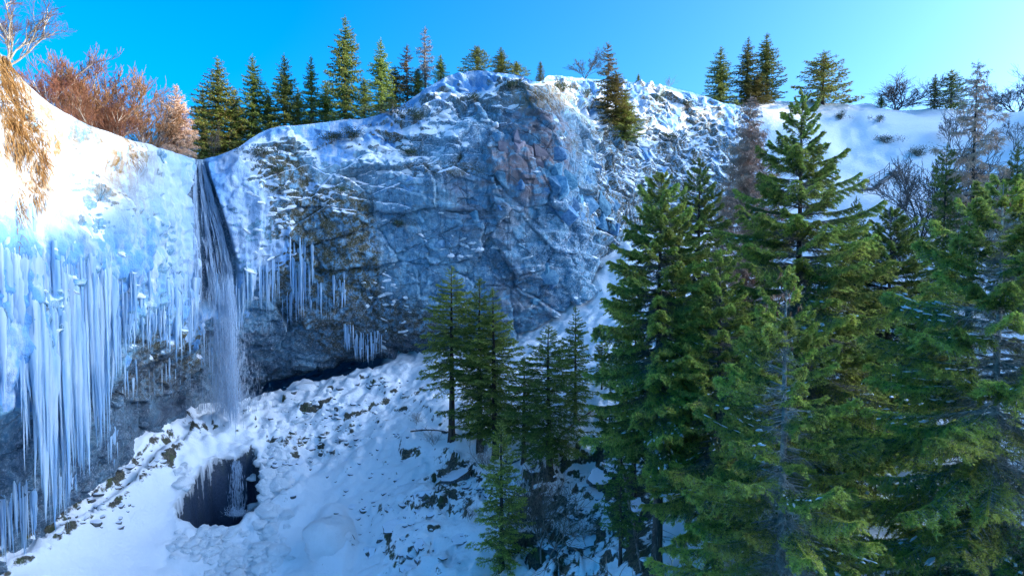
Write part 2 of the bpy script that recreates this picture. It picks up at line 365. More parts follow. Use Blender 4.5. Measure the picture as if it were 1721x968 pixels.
def grid_normals(G):
    du = np.gradient(G, axis=0); dv = np.gradient(G, axis=1); n = unit(np.cross(du, dv)); return n
NC = grid_normals(CS)
if NC[len(NC) // 2, 150, 1] > 0: NC = -NC                      # face the camera side
CPX, CPY = proj(CS)
vv = np.broadcast_to(tv[None] / 5, CPX.shape)
def blob(cx, cy, rx, ry, soft=0.5, rot=0.0):
    c, s = math.cos(rot), math.sin(rot); x, y = CPX - cx, CPY - cy
    d = np.hypot((x * c + y * s) / rx, (-x * s + y * c) / ry); return 1 - sst(1 - soft * 0.5, 1 + soft * 0.5, d)
wob = fbm(CS * 0.35, 4, 5)
X, Y = CPX + 26 * wob, CPY + 26 * fbm(CS * 0.35, 4, 9)
lowice = np.interp(X, [-260, 0, 90, 180, 200, 280, 335, 350, 425, 470, 560], [760, 700, 650, 610, 560, 555, 590, 560, 520, 470, 330])
zone_ice = (1 - sst(-25, 25, Y - lowice)) * (1 - sst(455, 500, X))
zone_ice *= 1 - 0.6 * blob(455, 275, 50, 50)
chute_l = np.interp(CPY, [255, 290, 330, 480, 520], [331, 324, 321, 321, 328]); chute_r = np.interp(CPY, [255, 290, 350, 400, 460, 480], [340, 352, 374, 388, 401, 396])
chute = sst(-4, 3, CPX - chute_l) * sst(-4, 3, chute_r - CPX) * sst(258, 268, CPY) * (1 - sst(500, 540, CPY))
upper = sst(0.0, 1.0, vv * 5 - 4.0) * (1 - zone_ice)            # slope between wall and rim
rightz = sst(950, 1010, X - 0.10 * (Y - 250))
rockz = 1 - zone_ice
# displacement
q = CS.copy()
dip = q[..., 2] + 0.16 * q[..., 0] + 0.10 * q[..., 1]
big = fbm(CS / 7.0, 4, 21)
def slabs(th):
    c_, s_ = math.cos(th), math.sin(th); w_ = 0.14 * fbm(CS * 0.3, 3, 3)[..., None]
    S = np.stack([(q[..., 0] * c_ - q[..., 2] * s_) * 0.30, q[..., 1] * 0.30, (q[..., 0] * s_ + q[..., 2] * c_) * 0.50], -1) + w_
    return worley(S * np.array((0.55, 0.55, 0.66)), 11, True), worley(S * 2.0 + 5, 31, True)
nose = sst(760, 900, CPX + 30 * wob)
(A1, B1), (A2, B2) = slabs(-0.06), slabs(0.72)
(f1, f2, idc, tlc), (f1b, f2b, idb, tlb) = [[np.where(nose > 0.5, b_, a_) for a_, b_ in zip(u_, v_)] for u_, v_ in ((A1, A2), (B1, B2))]
strat = dip * 0.55 + 0.6 * fbm(CS * 0.12, 3, 41); saw = strat - np.floor(strat)
jx = CS[..., 0] * 0.5 + 0.25 * CS[..., 2] * 0.3 + 0.5 * fbm(CS * 0.15, 3, 77); jc = np.abs(jx - np.round(jx))
rock_d = 0.40 * big + 0.9 * (idc - 0.5) + 1.0 * tlc - 0.22 * (1 - sst(0, 0.05, f2 - f1)) + 0.14 * (idb - 0.5) + 0.30 * tlb - 0.08 * (1 - sst(0, 0.06, f2b - f1b)) \
    + 0.30 * (sst(0, 0.85, saw) - sst(0.86, 1.0, saw)) * sst(-0.1, 0.3, fbm(CS * 0.2, 2, 15)) - 0.15 * (1 - sst(0, 0.05, jc)) * (idc > 0.4) + 0.12 * fbm(CS * 1.3, 4, 51)
g1, g2, gi = worley(CS * np.array((1.1, 1.1, 0.9)) + 0.5 * fbm(CS * 0.7, 3, 6)[..., None], 61)
h1, h2, hi = worley(CS * 2.1 + 3, 71)
flute = fbm(CS * np.array((0.9, 0.9, 0.07)), 4, 81)
lump = np.sqrt(np.clip(1 - g1 * 1.1, 0, 1)) * 0.55 + np.sqrt(np.clip(1 - h1 * 1.1, 0, 1)) * 0.22
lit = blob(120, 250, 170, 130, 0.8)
ice_d = 0.5 * big + 0.45 * flute * (1 - 0.6 * lit) + lump * (0.9 - 0.55 * lit) + 0.10 * fbm(CS * 1.6, 3, 91) + lit * (0.45 * fbm(CS * 0.45, 4, 95) + 0.25 * (idb - 0.5))
ter = q[..., 2] * 0.50 + 0.10 * q[..., 0] + 1.3 * fbm(CS * 0.16, 4, 44); tsaw = ter - np.floor(ter)
ter_d = 0.75 * (sst(0, 0.7, tsaw) - sst(0.72, 1.0, tsaw)) * sst(-0.3, 0.4, fbm(CS * 0.25, 3, 46)) + 0.5 * big + 0.6 * (idc - 0.5) + 0.7 * tlc + 0.4 * (idb - 0.5) + 0.4 * tlb + 0.18 * fbm(CS * 0.9, 4, 52)
wt = np.clip(np.maximum(upper, rightz * sst(0.30, 0.5, vv) * 0.9), 0, 1)
d = zone_ice * ice_d + (1 - zone_ice) * ((1 - wt) * rock_d + wt * ter_d)
d = d * (1 - chute) + chute * (-0.45 + 0.22 * fbm(CS * np.array((1.4, 1.4, 0.25)), 4, 17) + 0.2 * big)
d -= 1.0 * (1 - sst(0.0, 0.08, vv)) * sst(380, 430, CPX) * (1 - sst(600, 720, CPX))          # dark recess along the foot
d += 0.8 * np.exp(-((CPX - 585) / 45.0) ** 2) * np.exp(-((CPY - 440) / 110.0) ** 2)           # mossy rib
fade = sst(0, 0.03, 1 - vv) * 0.8 + 0.2
CD = CS + NC * (d * fade)[..., None]
# masks
snow = (1.25 - 0.5 * sst(0.1, 0.5, fbm(CS * 0.8, 4, 98))) * zone_ice + (1 - zone_ice) * (0.16 + 0.50 * upper + 0.22 * rightz + 0.55 * sst(0.965, 1.0, vv))
snow -= 1.0 * lit * sst(0.10, 0.45, fbm(CS * np.array((0.6, 0.6, 0.22)), 5, 97)) 
snow += (1 - zone_ice) * (0.45 * fbm(CS * 0.22, 4, 99) - 0.08 * rightz)
snow -= 0.12 * blob(180, 440, 160, 130, 0.9) + 0.28 * blob(90, 620, 90, 110, 0.8)
snow -= (0.30 * blob(870, 185, 75, 45, 0.9) + 0.45 * blob(900, 260, 95, 80, 0.9) + 0.30 * blob(770, 430, 240, 150, .9))
snow += 0.28 * zone_ice * lit
snow += 0.10 * blob(745, 240, 110, 55, 0.8) + 0.12 * blob(1110, 300, 90, 60, .8) + 0.10 * blob(650, 500, 90, 70, 0.8)
snow -= 0.5 * sst(-10, 60, Y - lowice) * (1 - sst(480, 560, X))
wet_shade = np.clip(chute + 0.8 * (1 - sst(0.05, 0.2, vv)) * (1 - sst(420, 520, X)) + 0.85 * sst(-10, 60, Y - lowice) * (1 - sst(420, 540, X)) + 0.85 * (1 - sst(0.02, 0.13, vv)) * sst(360, 420, CPX) * (1 - sst(720, 820, CPX)) + 0.5 * blob(600, 560, 130, 60, 0.9), 0, 1)  # wet chute and rock, plus shade of the foot recess painted dark
moss = np.clip(1.2 * blob(592, 460, 44, 140, 0.7) + 1.0 * blob(530, 430, 80, 120, 0.8) + 0.9 * blob(640, 560, 110, 60, 0.8) + 0.9 * blob(470, 300, 45, 50, .8) + 0.8 * blob(270, 610, 90, 60, 0.8, -0.6)
    + 0.65 * upper + 0.75 * rightz + 0.6 * blob(740, 285, 80, 14, 0.8) + 0.5 * blob(620, 225, 100, 30, .8) + 0.25, 0, 1)
redm = np.clip(0.95 * blob(895, 250, 70, 75, 0.8) + 0.5 * blob(830, 330, 90, 90, .9) + 0.6 * blob(880, 500, 60, 60, 0.9) + 0.5 * blob(285, 690, 40, 12, .8, -.6), 0, 1)
grassm = np.clip(blob(25, 190, 55, 150, 0.7) + 0.6 * blob(70, 260, 40, 100, 0.8) + 0.6 * blob(215, 290, 50, 80, 0.9) + 0.5 * blob(130, 250, 90, 90, .9) + 0.5 * blob(905, 165, 50, 25, .8), 0, 1)
frost = np.clip(0.35 + 0.6 * blob(745, 240, 120, 60, 0.8) + 0.45 * rightz + 0.3 * blob(900, 430, 130, 110, .9) - 0.5 * redm + 0.3 * blob(960, 460, 60, 90, .8), 0, 1)
nu, nv = CD.shape[:2]
idx = np.arange(nu * nv).reshape(nu, nv)
CF = np.stack([idx[:-1, :-1], idx[1:, :-1], idx[1:, 1:], idx[:-1, 1:]], -1).reshape(-1, 4)
def set_attr(me, name, r, g, b):
    a = me.attributes.new(name, 'FLOAT_COLOR', 'POINT')
    a.data.foreach_set('color', np.stack([r, g, b, np.ones_like(r)], -1).astype(np.float32).ravel())
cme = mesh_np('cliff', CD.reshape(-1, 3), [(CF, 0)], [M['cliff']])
set_attr(cme, 'mask_a', snow.ravel(), wet_shade.ravel(), moss.ravel()); set_attr(cme, 'mask_b', redm.ravel(), grassm.ravel(), frost.ravel())
set_attr(cme, 'mask_c', np.clip(1 - lit * 1.2 - 0.6 * blob(430, 350, 50, 120, .8) - 0.5 * blob(300, 400, 40, 100, .8), 0, 1).ravel(), 0 * snow.ravel(), 0 * snow.ravel())  # keeps the painted shade blue off the sunlit bank
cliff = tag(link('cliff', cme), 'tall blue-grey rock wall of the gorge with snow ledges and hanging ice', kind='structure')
cliff_bvh = BVHTree.FromPolygons(CD.reshape(-1, 3).tolist(), CF.tolist())

# ------------------------------------------------------------------ plateau behind the rim
rim = CD[::3, -1]
out = unit(np.stack([rim[:, 0], rim[:, 1], 0 * rim[:, 0]], -1))
offs = [0, 0.6, 1.5, 3, 5, 8, 12, 18, 27, 45, 80, 150, 300]; dz = [0.02, 0.10, 0.12, 0.0, -0.2, -0.5, -0.8, -1.2, -1.8, -3, -6, -12, -25]
PL = np.stack([rim + out * o + np.array((0, 0, z)) for o, z in zip(offs, dz)], 1)
PL[:, 1:, 2] += 0.35 * fbm(PL[:, 1:] * np.array((0.35, 0.35, 0)), 4, 33) * np.minimum(1, np.array(offs[1:]) / 3)[None]
idx = np.arange(PL.shape[0] * PL.shape[1]).reshape(PL.shape[:2])
PF = np.stack([idx[:-1, :-1], idx[1:, :-1], idx[1:, 1:], idx[:-1, 1:]], -1).reshape(-1, 4)
tag(link('plateau_ground', mesh_np('plateau_ground', PL.reshape(-1, 3), [(PF, 0)], [M['snow']])), 'snow covered plateau above the cliff rim', kind='structure')

# ------------------------------------------------------------------ gorge floor and right hillside: smooth interpolation of surveyed points
GP = [(40,960,38.5),(110,862,43),(200,785,49),(300,708,57),(345,690,65),(410,668,68),(500,638,71),(600,611,71.5),(700,597,71.5),(800,583,71.5),(880,562,71.5),(950,525,72.5),(995,480,75),(1012,430,79),(1050,390,84),(1120,380,88),
 (100,975,41),(200,900,46),(250,830,49.5),(330,760,56),(420,740,60),(500,690,65),(300,975,45),(420,975,46),(500,960,46.5),(600,975,44),(700,975,42),(560,870,51),(480,800,55.5),(600,760,58.5),(640,680,64),(700,700,61),
 (757,722,57),(700,830,52),(820,770,53),(800,870,47),(860,975,40),(930,800,47),(960,740,52),(1000,650,59),(990,560,68),(1040,600,61),(940,900,41.5),(1000,975,36.5),(1060,900,38),(1115,925,32),(1050,720,50),(1130,620,57),
 (1200,800,40),(1200,968,29),(1330,1150,20),(1450,968,26),(1500,850,33),(1350,700,46),(1400,560,60),(1300,500,74),(1250,430,88),(1540,480,73),(1600,560,60),(1700,700,40),(1700,1000,21),(1900,1000,20),
 (1310,300,100),(1380,380,90),(1450,350,94),(1450,270,103),(1400,215,110),(1500,300,100),(1560,380,88),(1640,300,98),(1721,350,90),(1300,179,113),(1240,180,112),(1350,180,114),(1400,181,114),(1450,183,114),(1500,185,114),(1560,187,114),(1600,188,114),(1660,190,114),(1721,192,114),
 (1850,200,112),(1850,350,85),(2000,500,60)]
gp = [at(*p) for p in GP]
gp += [np.array(p, float) for p in [(-60,30,-20),(-60,80,-16),(-30,90,-15),(0,95,-13),(15,110,-8),(-30,10,-22),(0,10,-19),(20,8,-15),(0,25,-21),(45,10,-8),(45,30,-7),
   (70,20,2),(70,50,8),(85,80,19),(98,104,25),(115,90,25),(141,20,22),(141,60,27),(141,104,28),(141,140,24),(130,172,18),(120,195,12),(200,90,26),(230,120,24),(110,60,20),(110,30,15),(200,30,24),(180,175,18),(102,128,23),(60,135,19),(20,140,16),(100,155,18)]]
gp = np.array(gp); C2 = 36.0
def mq(A, B): return np.sqrt(((A[:, None] - B[None]) ** 2).sum(-1) + C2)
n_ = len(gp); K = np.zeros((n_ + 3, n_ + 3)); K[:n_, :n_] = -mq(gp[:, :2], gp[:, :2]) - 0.0 + np.eye(n_) * 0.6
K[:n_, n_] = K[n_, :n_] = 1; K[:n_, n_+1:] = gp[:, :2]; K[n_+1:, :n_] = gp[:, :2].T
wts = np.linalg.solve(K, np.concatenate([gp[:, 2], np.zeros(3)]))
def base_h(xy):
    xy = np.asarray(xy, float); return np.concatenate([(-mq(c, gp[:, :2])) @ wts[:n_] + wts[n_] + c @ wts[n_+1:] for c in np.array_split(xy, max(1, len(xy) // 20000))])
def axis(*parts): return np.unique(np.round(np.concatenate([np.arange(a, b, s) for a, b, s in parts]), 3))
gx = axis((-70, -36, 1.5), (-36, 8, 0.2), (8, 30, 0.28), (30, 62, 0.8), (62, 240, 3.0))
gy = axis((2, 24, 1.0), (24, 40, 0.28), (40, 72, 0.2), (72, 120, 0.5), (120, 260, 5.0))
GX, GY = np.meshgrid(gx, gy, indexing='ij'); XY = np.stack([GX.ravel(), GY.ravel()], -1)
GZ = base_h(XY); G0 = np.concatenate([XY, GZ[:, None]], 1)
Gpx, Gpy = proj(G0)
def gblob(cx, cy, rx, ry, soft=0.5, rot=0.0):
    c, s = math.cos(rot), math.sin(rot); x, y = Gpx - cx, Gpy - cy
    dd = np.hypot((x * c + y * s) / rx, (-x * s + y * c) / ry); dd[G0[:, 1] < 3] = 9; return 1 - sst(1 - soft * 0.5, 1 + soft * 0.5, dd)
XY3 = np.concatenate([XY, np.zeros((len(XY), 1))], 1)
nz_big = fbm(XY3 / 6.0, 4, 101); nz_mid = fbm(XY3 / 1.7, 4, 111); nz_f = fbm(XY3 * 1.7, 3, 121)
w1, w2, wi = worley(XY3 * np.array((0.45, 0.45, 1)), 131); x1, x2, xi = worley(XY3 * 1.1, 141); y1, y2, yi = worley(XY3 * np.array((0.30, 0.42, 1)) + 0.4 * nz_mid[:, None], 151)
smooth = np.clip(gblob(250, 900, 170, 100, 0.9, -0.6) + gblob(540, 900, 130, 80, 0.9) * 0.6, 0, 1)
lumps = np.clip(gblob(455, 800, 60, 90, 0.8) + gblob(380, 930, 110, 60, 0.8) + gblob(330, 740, 120, 40, 0.9, -0.5), 0, 1)
rocky = np.clip(gblob(960, 880, 130, 110, 0.8) + gblob(770, 820, 50, 60, 0.8) + gblob(590, 700, 160, 80, 0.9) * 0.35 + gblob(690, 900, 90, 90, 0.9) * 0.55 + gblob(160, 850, 180, 22, 0.9, -0.62) * 0.8
     + gblob(520, 760, 60, 40, .9) * .2, 0, 1)
stepd = (yi - 0.5) * 1.3 * np.clip(rocky + 0.1, 0, 1) + (xi - 0.5) * 0.5 * np.clip(rocky + 0.15, 0, 1)
dG = 0.45 * nz_big * (1 - 0.5 * smooth) + 0.22 * nz_mid * (1 - 0.7 * smooth) + 0.15 * nz_f * (1 - 0.8 * smooth) + 0.34 * np.clip(0.6 - x1, 0, 1) * (1 - 0.8 * smooth) * sst(-0.2, 0.4, nz_big) + stepd * (1 - smooth)
dG += lumps * (0.7 * np.sqrt(np.clip(1 - x1 * 1.15, 0, 1)) + 0.5 * np.sqrt(np.clip(1 - w1 * 1.1, 0, 1)) - 0.4)
dG += 0.5 * gblob(250, 700, 30, 10, .9) + 1.0 * gblob(560, 915, 34, 55, 0.6) + 0.8 * gblob(690, 880, 45, 60, 0.8, 0.5)
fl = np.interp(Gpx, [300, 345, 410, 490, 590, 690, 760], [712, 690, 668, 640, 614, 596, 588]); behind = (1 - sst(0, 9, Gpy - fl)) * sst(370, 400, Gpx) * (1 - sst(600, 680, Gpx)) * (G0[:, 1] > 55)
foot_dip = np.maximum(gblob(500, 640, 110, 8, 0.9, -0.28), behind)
dG -= 1.3 * foot_dip + 0.9 * gblob(180, 815, 190, 14, 0.9, -0.62)
dG *= np.where((G0[:, 0] > 4) & (G0[:, 1] < 45), 0.6, 1.0)
dG *= np.where((G0[:, 1] > 85) | (G0[:, 0] > 30), 1.15, 1.0)
# ice hole over the plunge pool
HP = [(304,858),(312,826),(332,800),(350,790),(366,770),(395,775),(424,768),(434,782),(441,805),(439,832),(432,856),(422,872),(400,878),(362,890),(330,884),(308,878)]
HP = [(368 + (x - 370) * 1.02, 838 + (y - 832) * 0.98) for x, y in HP]
def inpoly(px, py, poly):
    r = np.zeros(len(px), bool); dmin = np.full(len(px), 1e9); j = len(poly) - 1
    for i in range(len(poly)):
        (xi_, yi_), (xj, yj) = poly[i], poly[j]
        c = ((yi_ > py) != (yj > py)) & (px < (xj - xi_) * (py - yi_) / (yj - yi_ + 1e-9) + xi_); r ^= c
        tt = np.clip(((px - xi_) * (xj - xi_) + (py - yi_) * (yj - yi_)) / ((xj - xi_) ** 2 + (yj - yi_) ** 2), 0, 1)
        dmin = np.minimum(dmin, np.hypot(px - xi_ - tt * (xj - xi_), py - yi_ - tt * (yj - yi_))); j = i
    return np.where(r, -dmin, dmin)
sd = inpoly(Gpx + 4 * nz_f + 6 * nz_mid, Gpy + 8 * fbm(XY3 * 0.8 + 9, 3, 191), HP); sd[G0[:, 1] < 20] = 99
pit = 1 - sst(-13, 2, sd)
lip = np.exp(-(sd / 9.0) ** 2) * (sd > -2)
POOLZ = -24.2
GZ2 = GZ + dG + 0.35 * lip
GZ2 = GZ2 * (1 - pit) + pit * (POOLZ - 1.2 + 0.5 * nz_mid)
gu, gv = GX.shape
GV = np.stack([XY[:, 0], XY[:, 1], GZ2], -1)
pp = 0.16 * np.stack([fbm(GV * 0.9, 3, 161), fbm(GV * 0.9, 3, 171), 0 * GZ2], -1); GV += pp * (1 - smooth)[:, None]
idx = np.arange(gu * gv).reshape(gu, gv); GF = np.stack([idx[:-1, :-1], idx[1:, :-1], idx[1:, 1:], idx[:-1, 1:]], -1).reshape(-1, 4)
gme = mesh_np('snow_ground', GV, [(GF, 0)], [M['ground']])
hillr = (G0[:, 1] > 70) & (G0[:, 0] > 10)
rk_attr = np.clip(0.50 * rocky - 0.15 * smooth + 0.22 * sst(0.1, 0.5, nz_mid) + 0.5 * gblob(1560, 270, 70, 40, .9) * sst(0.1, 0.4, nz_big) - 0.25 * hillr + 0.35 * (GX.ravel() > 6) * (GY.ravel() < 50), -0.3, 1)
set_attr(gme, 'mask_a', rk_attr, np.maximum(1 - sst(-3, 5, sd), 1.0 * sst(0.1, 0.5, foot_dip)), rk_attr * 0)  # pit rock mask; ground under the cliff foot has its shade painted in
ground = tag(link('snow_ground', gme), 'snow covered gorge floor and hillside with rocks showing through', kind='structure')
ground_bvh = BVHTree.FromPolygons(GV.tolist(), GF.tolist())
plat_bvh = BVHTree.FromPolygons(PL.reshape(-1, 3).tolist(), PF.tolist())
def drop(x, y, gorge=False):
    best = -60.0
    for b in ((ground_bvh,) if gorge else (ground_bvh, plat_bvh, cliff_bvh)):
        h = b.ray_cast(Vector((x, y, 90)), Vector((0, 0, -1)))
        if h[0] is not None: best = max(best, h[0].z)
    return best
def hit(px, py, bvhs=None):
    """what the photo shows at that pixel: nearest terrain point and its normal"""
    best = None
    for b in (bvhs or (cliff_bvh, ground_bvh, plat_bvh)):
        h = b.ray_cast(Vector((0, 0, 0)), ray(px, py))
        if h[0] is not None and (best is None or h[3] < best[3]): best = h
    if best is None: return None, None
    n = Vector(best[1]); n = n if n.dot(best[0]) < 0 else -n
    return np.array(best[0]), np.array(n)

# plunge pool water
hc = at(370, 850, 52)
a_ = np.linspace(0, 2 * np.pi, 24, endpoint=False)
mb = MB(); c0 = np.array((hc[0], 52.5, POOLZ)); rr = np.linspace(0, 1, 8)[1:]
V = [c0] + [c0 + np.array((5.2 * r * math.cos(t), 6.0 * r * math.sin(t), 0)) for r in rr for t in a_]
F4 = [[1 + k * 24 + i, 1 + k * 24 + (i + 1) % 24, 1 + (k + 1) * 24 + (i + 1) % 24, 1 + (k + 1) * 24 + i] for k in range(6) for i in range(24)]
mb.add(V, F4); mb.add([], []) if False else None
mb.G.append((np.array([[0, 1 + i, 1 + (i + 1) % 24] for i in range(24)]), 0))
tag(link('pool_water', mb.mesh('pool_water', [M['pool']])), 'dark plunge pool water inside the hole in the ice', kind='structure')

# unseen ridge added far right, its crest shaped to throw the gorge into shade
rx = np.linspace(235, 640, 70); ry = np.linspace(-420, 420, 130); RX, RY = np.meshgrid(rx, ry, indexing='ij')
crest = np.interp(RY, [-420, -250, -60, 0, 23, 35, 50, 70, 130, 220, 420], [95, 120, 128, 129, 132, 139.5, 144, 133, 126, 100, 40])
prof = np.interp(RX, [235, 300, 360, 400, 450, 540, 640], [0.0, 0.42, 0.82, 1.0, 0.86, 0.5, 0.1])
rn = fbm(np.stack([RX / 60, RY / 60, 0 * RX], -1), 5, 301)
RZ = 22 * (1 - prof) + crest * prof + rn * 9 * np.clip(1 - np.exp(-((RX - 400) / 25) ** 2), 0, 1) - 6 * (RX < 240) + 0.6 * rn
idx = np.arange(RX.size).reshape(RX.shape); RF = np.stack([idx[:-1, :-1], idx[1:, :-1], idx[1:, 1:], idx[:-1, 1:]], -1).reshape(-1, 4)
tag(link('added_shade_ridge', mesh_np('added_shade_ridge', np.stack([RX, RY, RZ], -1).reshape(-1, 3), [(RF, 0)], [M['boulder']])), 'unseen ridge added far to the right to shade the gorge', kind='structure')

# ------------------------------------------------------------------ conifers
def branch_np(L, seed, N, nl=0.04, nw=0.009, droop=0.18, up=0.16, wid=0.40, bare=0.25, wood=True, tipf=0.35, snow=0.0, hang=0.3, twigonly=False, secgap=0.13, brown=0):
    """one bough along +X: axis, side shoots, hanging sprays and N needles. Materials 0 wood, 1 needles, 2 tips, 3 snow"""
    r = np.random.default_rng(seed); mb = MB()
    s = np.linspace(0, 1, 9)
    wy = r.normal(0, 0.02 * L, 9).cumsum() * s * 0.5
    ax = np.stack([L * s * (1 - 0.05 * s), wy, -droop * L * s ** 1.3 + up * L * s ** 3.2], -1)
    if wood: tube(mb, ax, np.maximum(0.004, 0.011 * L * (1 - s) + 0.003), 4, 0)
    def axp(t): return np.stack([np.interp(t, s, ax[:, k]) for k in range(3)], -1)
    n2 = max(6, int(L / secgap)); t2 = np.clip(np.repeat(np.linspace(0.06, 0.98, n2), 2) + r.normal(0, 0.01, 2 * n2), 0.03, 0.99)
    side = np.tile([1., -1.], n2); b2 = axp(t2)
    l2 = L * wid * (np.sqrt(t2) * (1 - t2) ** 0.65 + 0.08) * r.uniform(0.55, 1.15, 2 * n2)
    an = r.uniform(0.75, 1.15, 2 * n2)
    d2 = unit(np.stack([np.cos(an), side * np.sin(an), r.normal(-0.10, 0.15, 2 * n2)], -1))
    e2 = b2 + d2 * l2[:, None]; m2 = b2 + d2 * (0.55 * l2)[:, None]; e2[:, 2] -= hang * l2; m2[:, 2] -= 0.25 * hang * l2
    if wood:
        prisms(mb, b2, m2, 0.0045 * L + 0.002, 0.0034 * L + 0.0015, 0); prisms(mb, m2, e2, 0.0034 * L + 0.0015, 0.002, 0)
    # tertiary sprays
    k3 = r.integers(0, len(t2), int(N / 16) + 20); w3 = l2[k3]; u3 = r.uniform(0.12, 1.0, len(k3))
    P3 = np.where(u3[:, None] < 0.55, b2[k3] + (m2[k3] - b2[k3]) * (u3 / 0.55)[:, None], m2[k3] + (e2[k3] - m2[k3]) * ((u3 - 0.55) / 0.45)[:, None])
    l3 = (0.10 + 0.30 * w3 * (1.1 - u3)) * r.uniform(0.5, 1.2, len(k3))
    sd3 = np.where(r.random(len(k3)) < 0.5, 1., -1.)
    lat = np.stack([-d2[k3, 1], d2[k3, 0], 0 * u3], -1)
    d3 = unit(d2[k3] * 0.7 + lat * sd3[:, None] * 0.8 + np.stack([0 * u3, 0 * u3, r.normal(-0.25 - hang * 0.5, 0.35, len(k3))], -1))
    E3 = P3 + d3 * l3[:, None]
    if wood: prisms(mb, P3, E3, 0.0028, 0.0012, 0) if (L > 1.5 and brown) or twigonly else None
    if twigonly:
        k = r.integers(0, len(k3), N); f = r.random(N); b = P3[k] + (E3[k] - P3[k]) * f[:, None]
        e = b + unit(d3[k] + r.normal(0, 0.7, (N, 3)) + np.array((0, 0, -0.3))) * (nl * r.uniform(0.5, 1.5, N))[:, None]
        prisms(mb, b, e, nw * 0.5, nw * 0.25, 1); return mb
    # needles: on sprays, side shoots and the outer axis
    na = int(N * 0.12); n2n = int(N * 0.28); n3n = N - na - n2n
    ta = r.uniform(bare, 1, na); A = axp(ta); DA = np.tile([1., 0, 0], (na, 1))
    k = r.integers(0, len(t2), n2n); k = k[t2[k] > bare * r.uniform(0.7, 1.3, len(k))]; f = r.uniform(0.1, 1, len(k)); B = np.where(f[:, None] < 0.55, b2[k] + (m2[k] - b2[k]) * (f / 0.55)[:, None], m2[k] + (e2[k] - m2[k]) * ((f - 0.55) / 0.45)[:, None])
    c = r.integers(0, len(k3), n3n); c = c[t2[k3[c]] > bare * r.uniform(0.7, 1.3, len(c))]; f3 = r.random(len(c)); Cc = P3[c] + (E3[c] - P3[c]) * f3[:, None]
    P = np.concatenate([A, B, Cc]); D = np.concatenate([DA, d2[k], d3[c]])
    out_ = np.concatenate([ta, np.clip(0.4 * t2[k] + 0.6 * f, 0, 1), np.clip(0.25 * t2[k3[c]] + 0.35 * u3[c] + 0.4 * f3, 0, 1)])
    a, b = frames(D); th = r.uniform(0, 2 * np.pi, len(P))
    rad = a * np.cos(th)[:, None] + b * np.sin(th)[:, None]
    nd = unit(D * r.uniform(0.5, 1.0, len(P))[:, None] + rad * 0.9 + np.array((0, 0, 0.15)))
    ln = nl * r.uniform(0.7, 1.3, len(P)); wv = unit(np.cross(nd, r.normal(0, 1, (len(P), 3)))) * (nw * 0.5)
    V = np.stack([P - wv, P + wv, P + nd * ln[:, None]], 1).reshape(-1, 3); F = np.arange(len(V)).reshape(-1, 3)
    tn2 = r.random(len(t2)); tn3 = r.random(len(k3)); tone = np.concatenate([r.random(na), tn2[k], tn3[c]])
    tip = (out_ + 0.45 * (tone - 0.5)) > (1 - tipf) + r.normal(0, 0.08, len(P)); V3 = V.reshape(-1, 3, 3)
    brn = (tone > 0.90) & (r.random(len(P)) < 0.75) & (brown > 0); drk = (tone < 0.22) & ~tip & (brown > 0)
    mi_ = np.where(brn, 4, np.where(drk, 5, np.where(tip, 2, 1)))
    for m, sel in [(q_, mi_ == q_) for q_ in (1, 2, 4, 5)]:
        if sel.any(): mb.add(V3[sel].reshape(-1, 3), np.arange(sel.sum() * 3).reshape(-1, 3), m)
    if snow > 0:                                            # lumps of snow lying on the bough
        for _ in range(int(snow)):
            t = r.uniform(0.3, 0.9); c0 = axp(np.array([t]))[0] + np.array((0, r.uniform(-0.5, 0.5) * L * wid * 0.8, 0.01 - 0.02 * L))
            lx, ly, lz = r.uniform(0.04, 0.15) * min(1.2, L * 0.4), r.uniform(0.03, 0.07), r.uniform(0.015, 0.035)
            th = np.arange(8) * np.pi / 4; rg = []
            for q, zz in ((1.0, 0), (0.75, 0.7), (0.3, 1.0)):
                rg.append(np.stack([c0[0] + lx * q * np.cos(th) * r.uniform(0.35, 1.5, 8), c0[1] + ly * q * np.sin(th) * r.uniform(0.35, 1.6, 8), np.full(8, c0[2] + lz * zz)], -1))
            i8 = np.arange(8); j8 = (i8 + 1) % 8
            mb.add(np.concatenate(rg), np.concatenate([np.stack([i8, j8, j8 + 8, i8 + 8], 1), np.stack([i8 + 8, j8 + 8, j8 + 16, i8 + 16], 1)]), 3)
            mb.add(rg[2], [[0, 1, 2, 3], [3, 4, 5, 6], [6, 7, 0, 3]], 3)
    return mb
def trunk_np(mb, H, r0, seed, m=0, sides=9, lean=0.0, n=14):
    r = np.random.default_rng(seed); s = np.linspace(0, 1, n)
    P = np.stack([r.normal(0, 0.012 * H / n, n).cumsum() + lean * H * s, r.normal(0, 0.012 * H / n, n).cumsum(), H * s - 0.3], -1); P[0, :2] = 0
    R = r0 * ((1 - s) ** 0.85 + 0.03) + r0 * 0.35 * np.exp(-s * 18)
    tube(mb, P, R, sides, m); return P
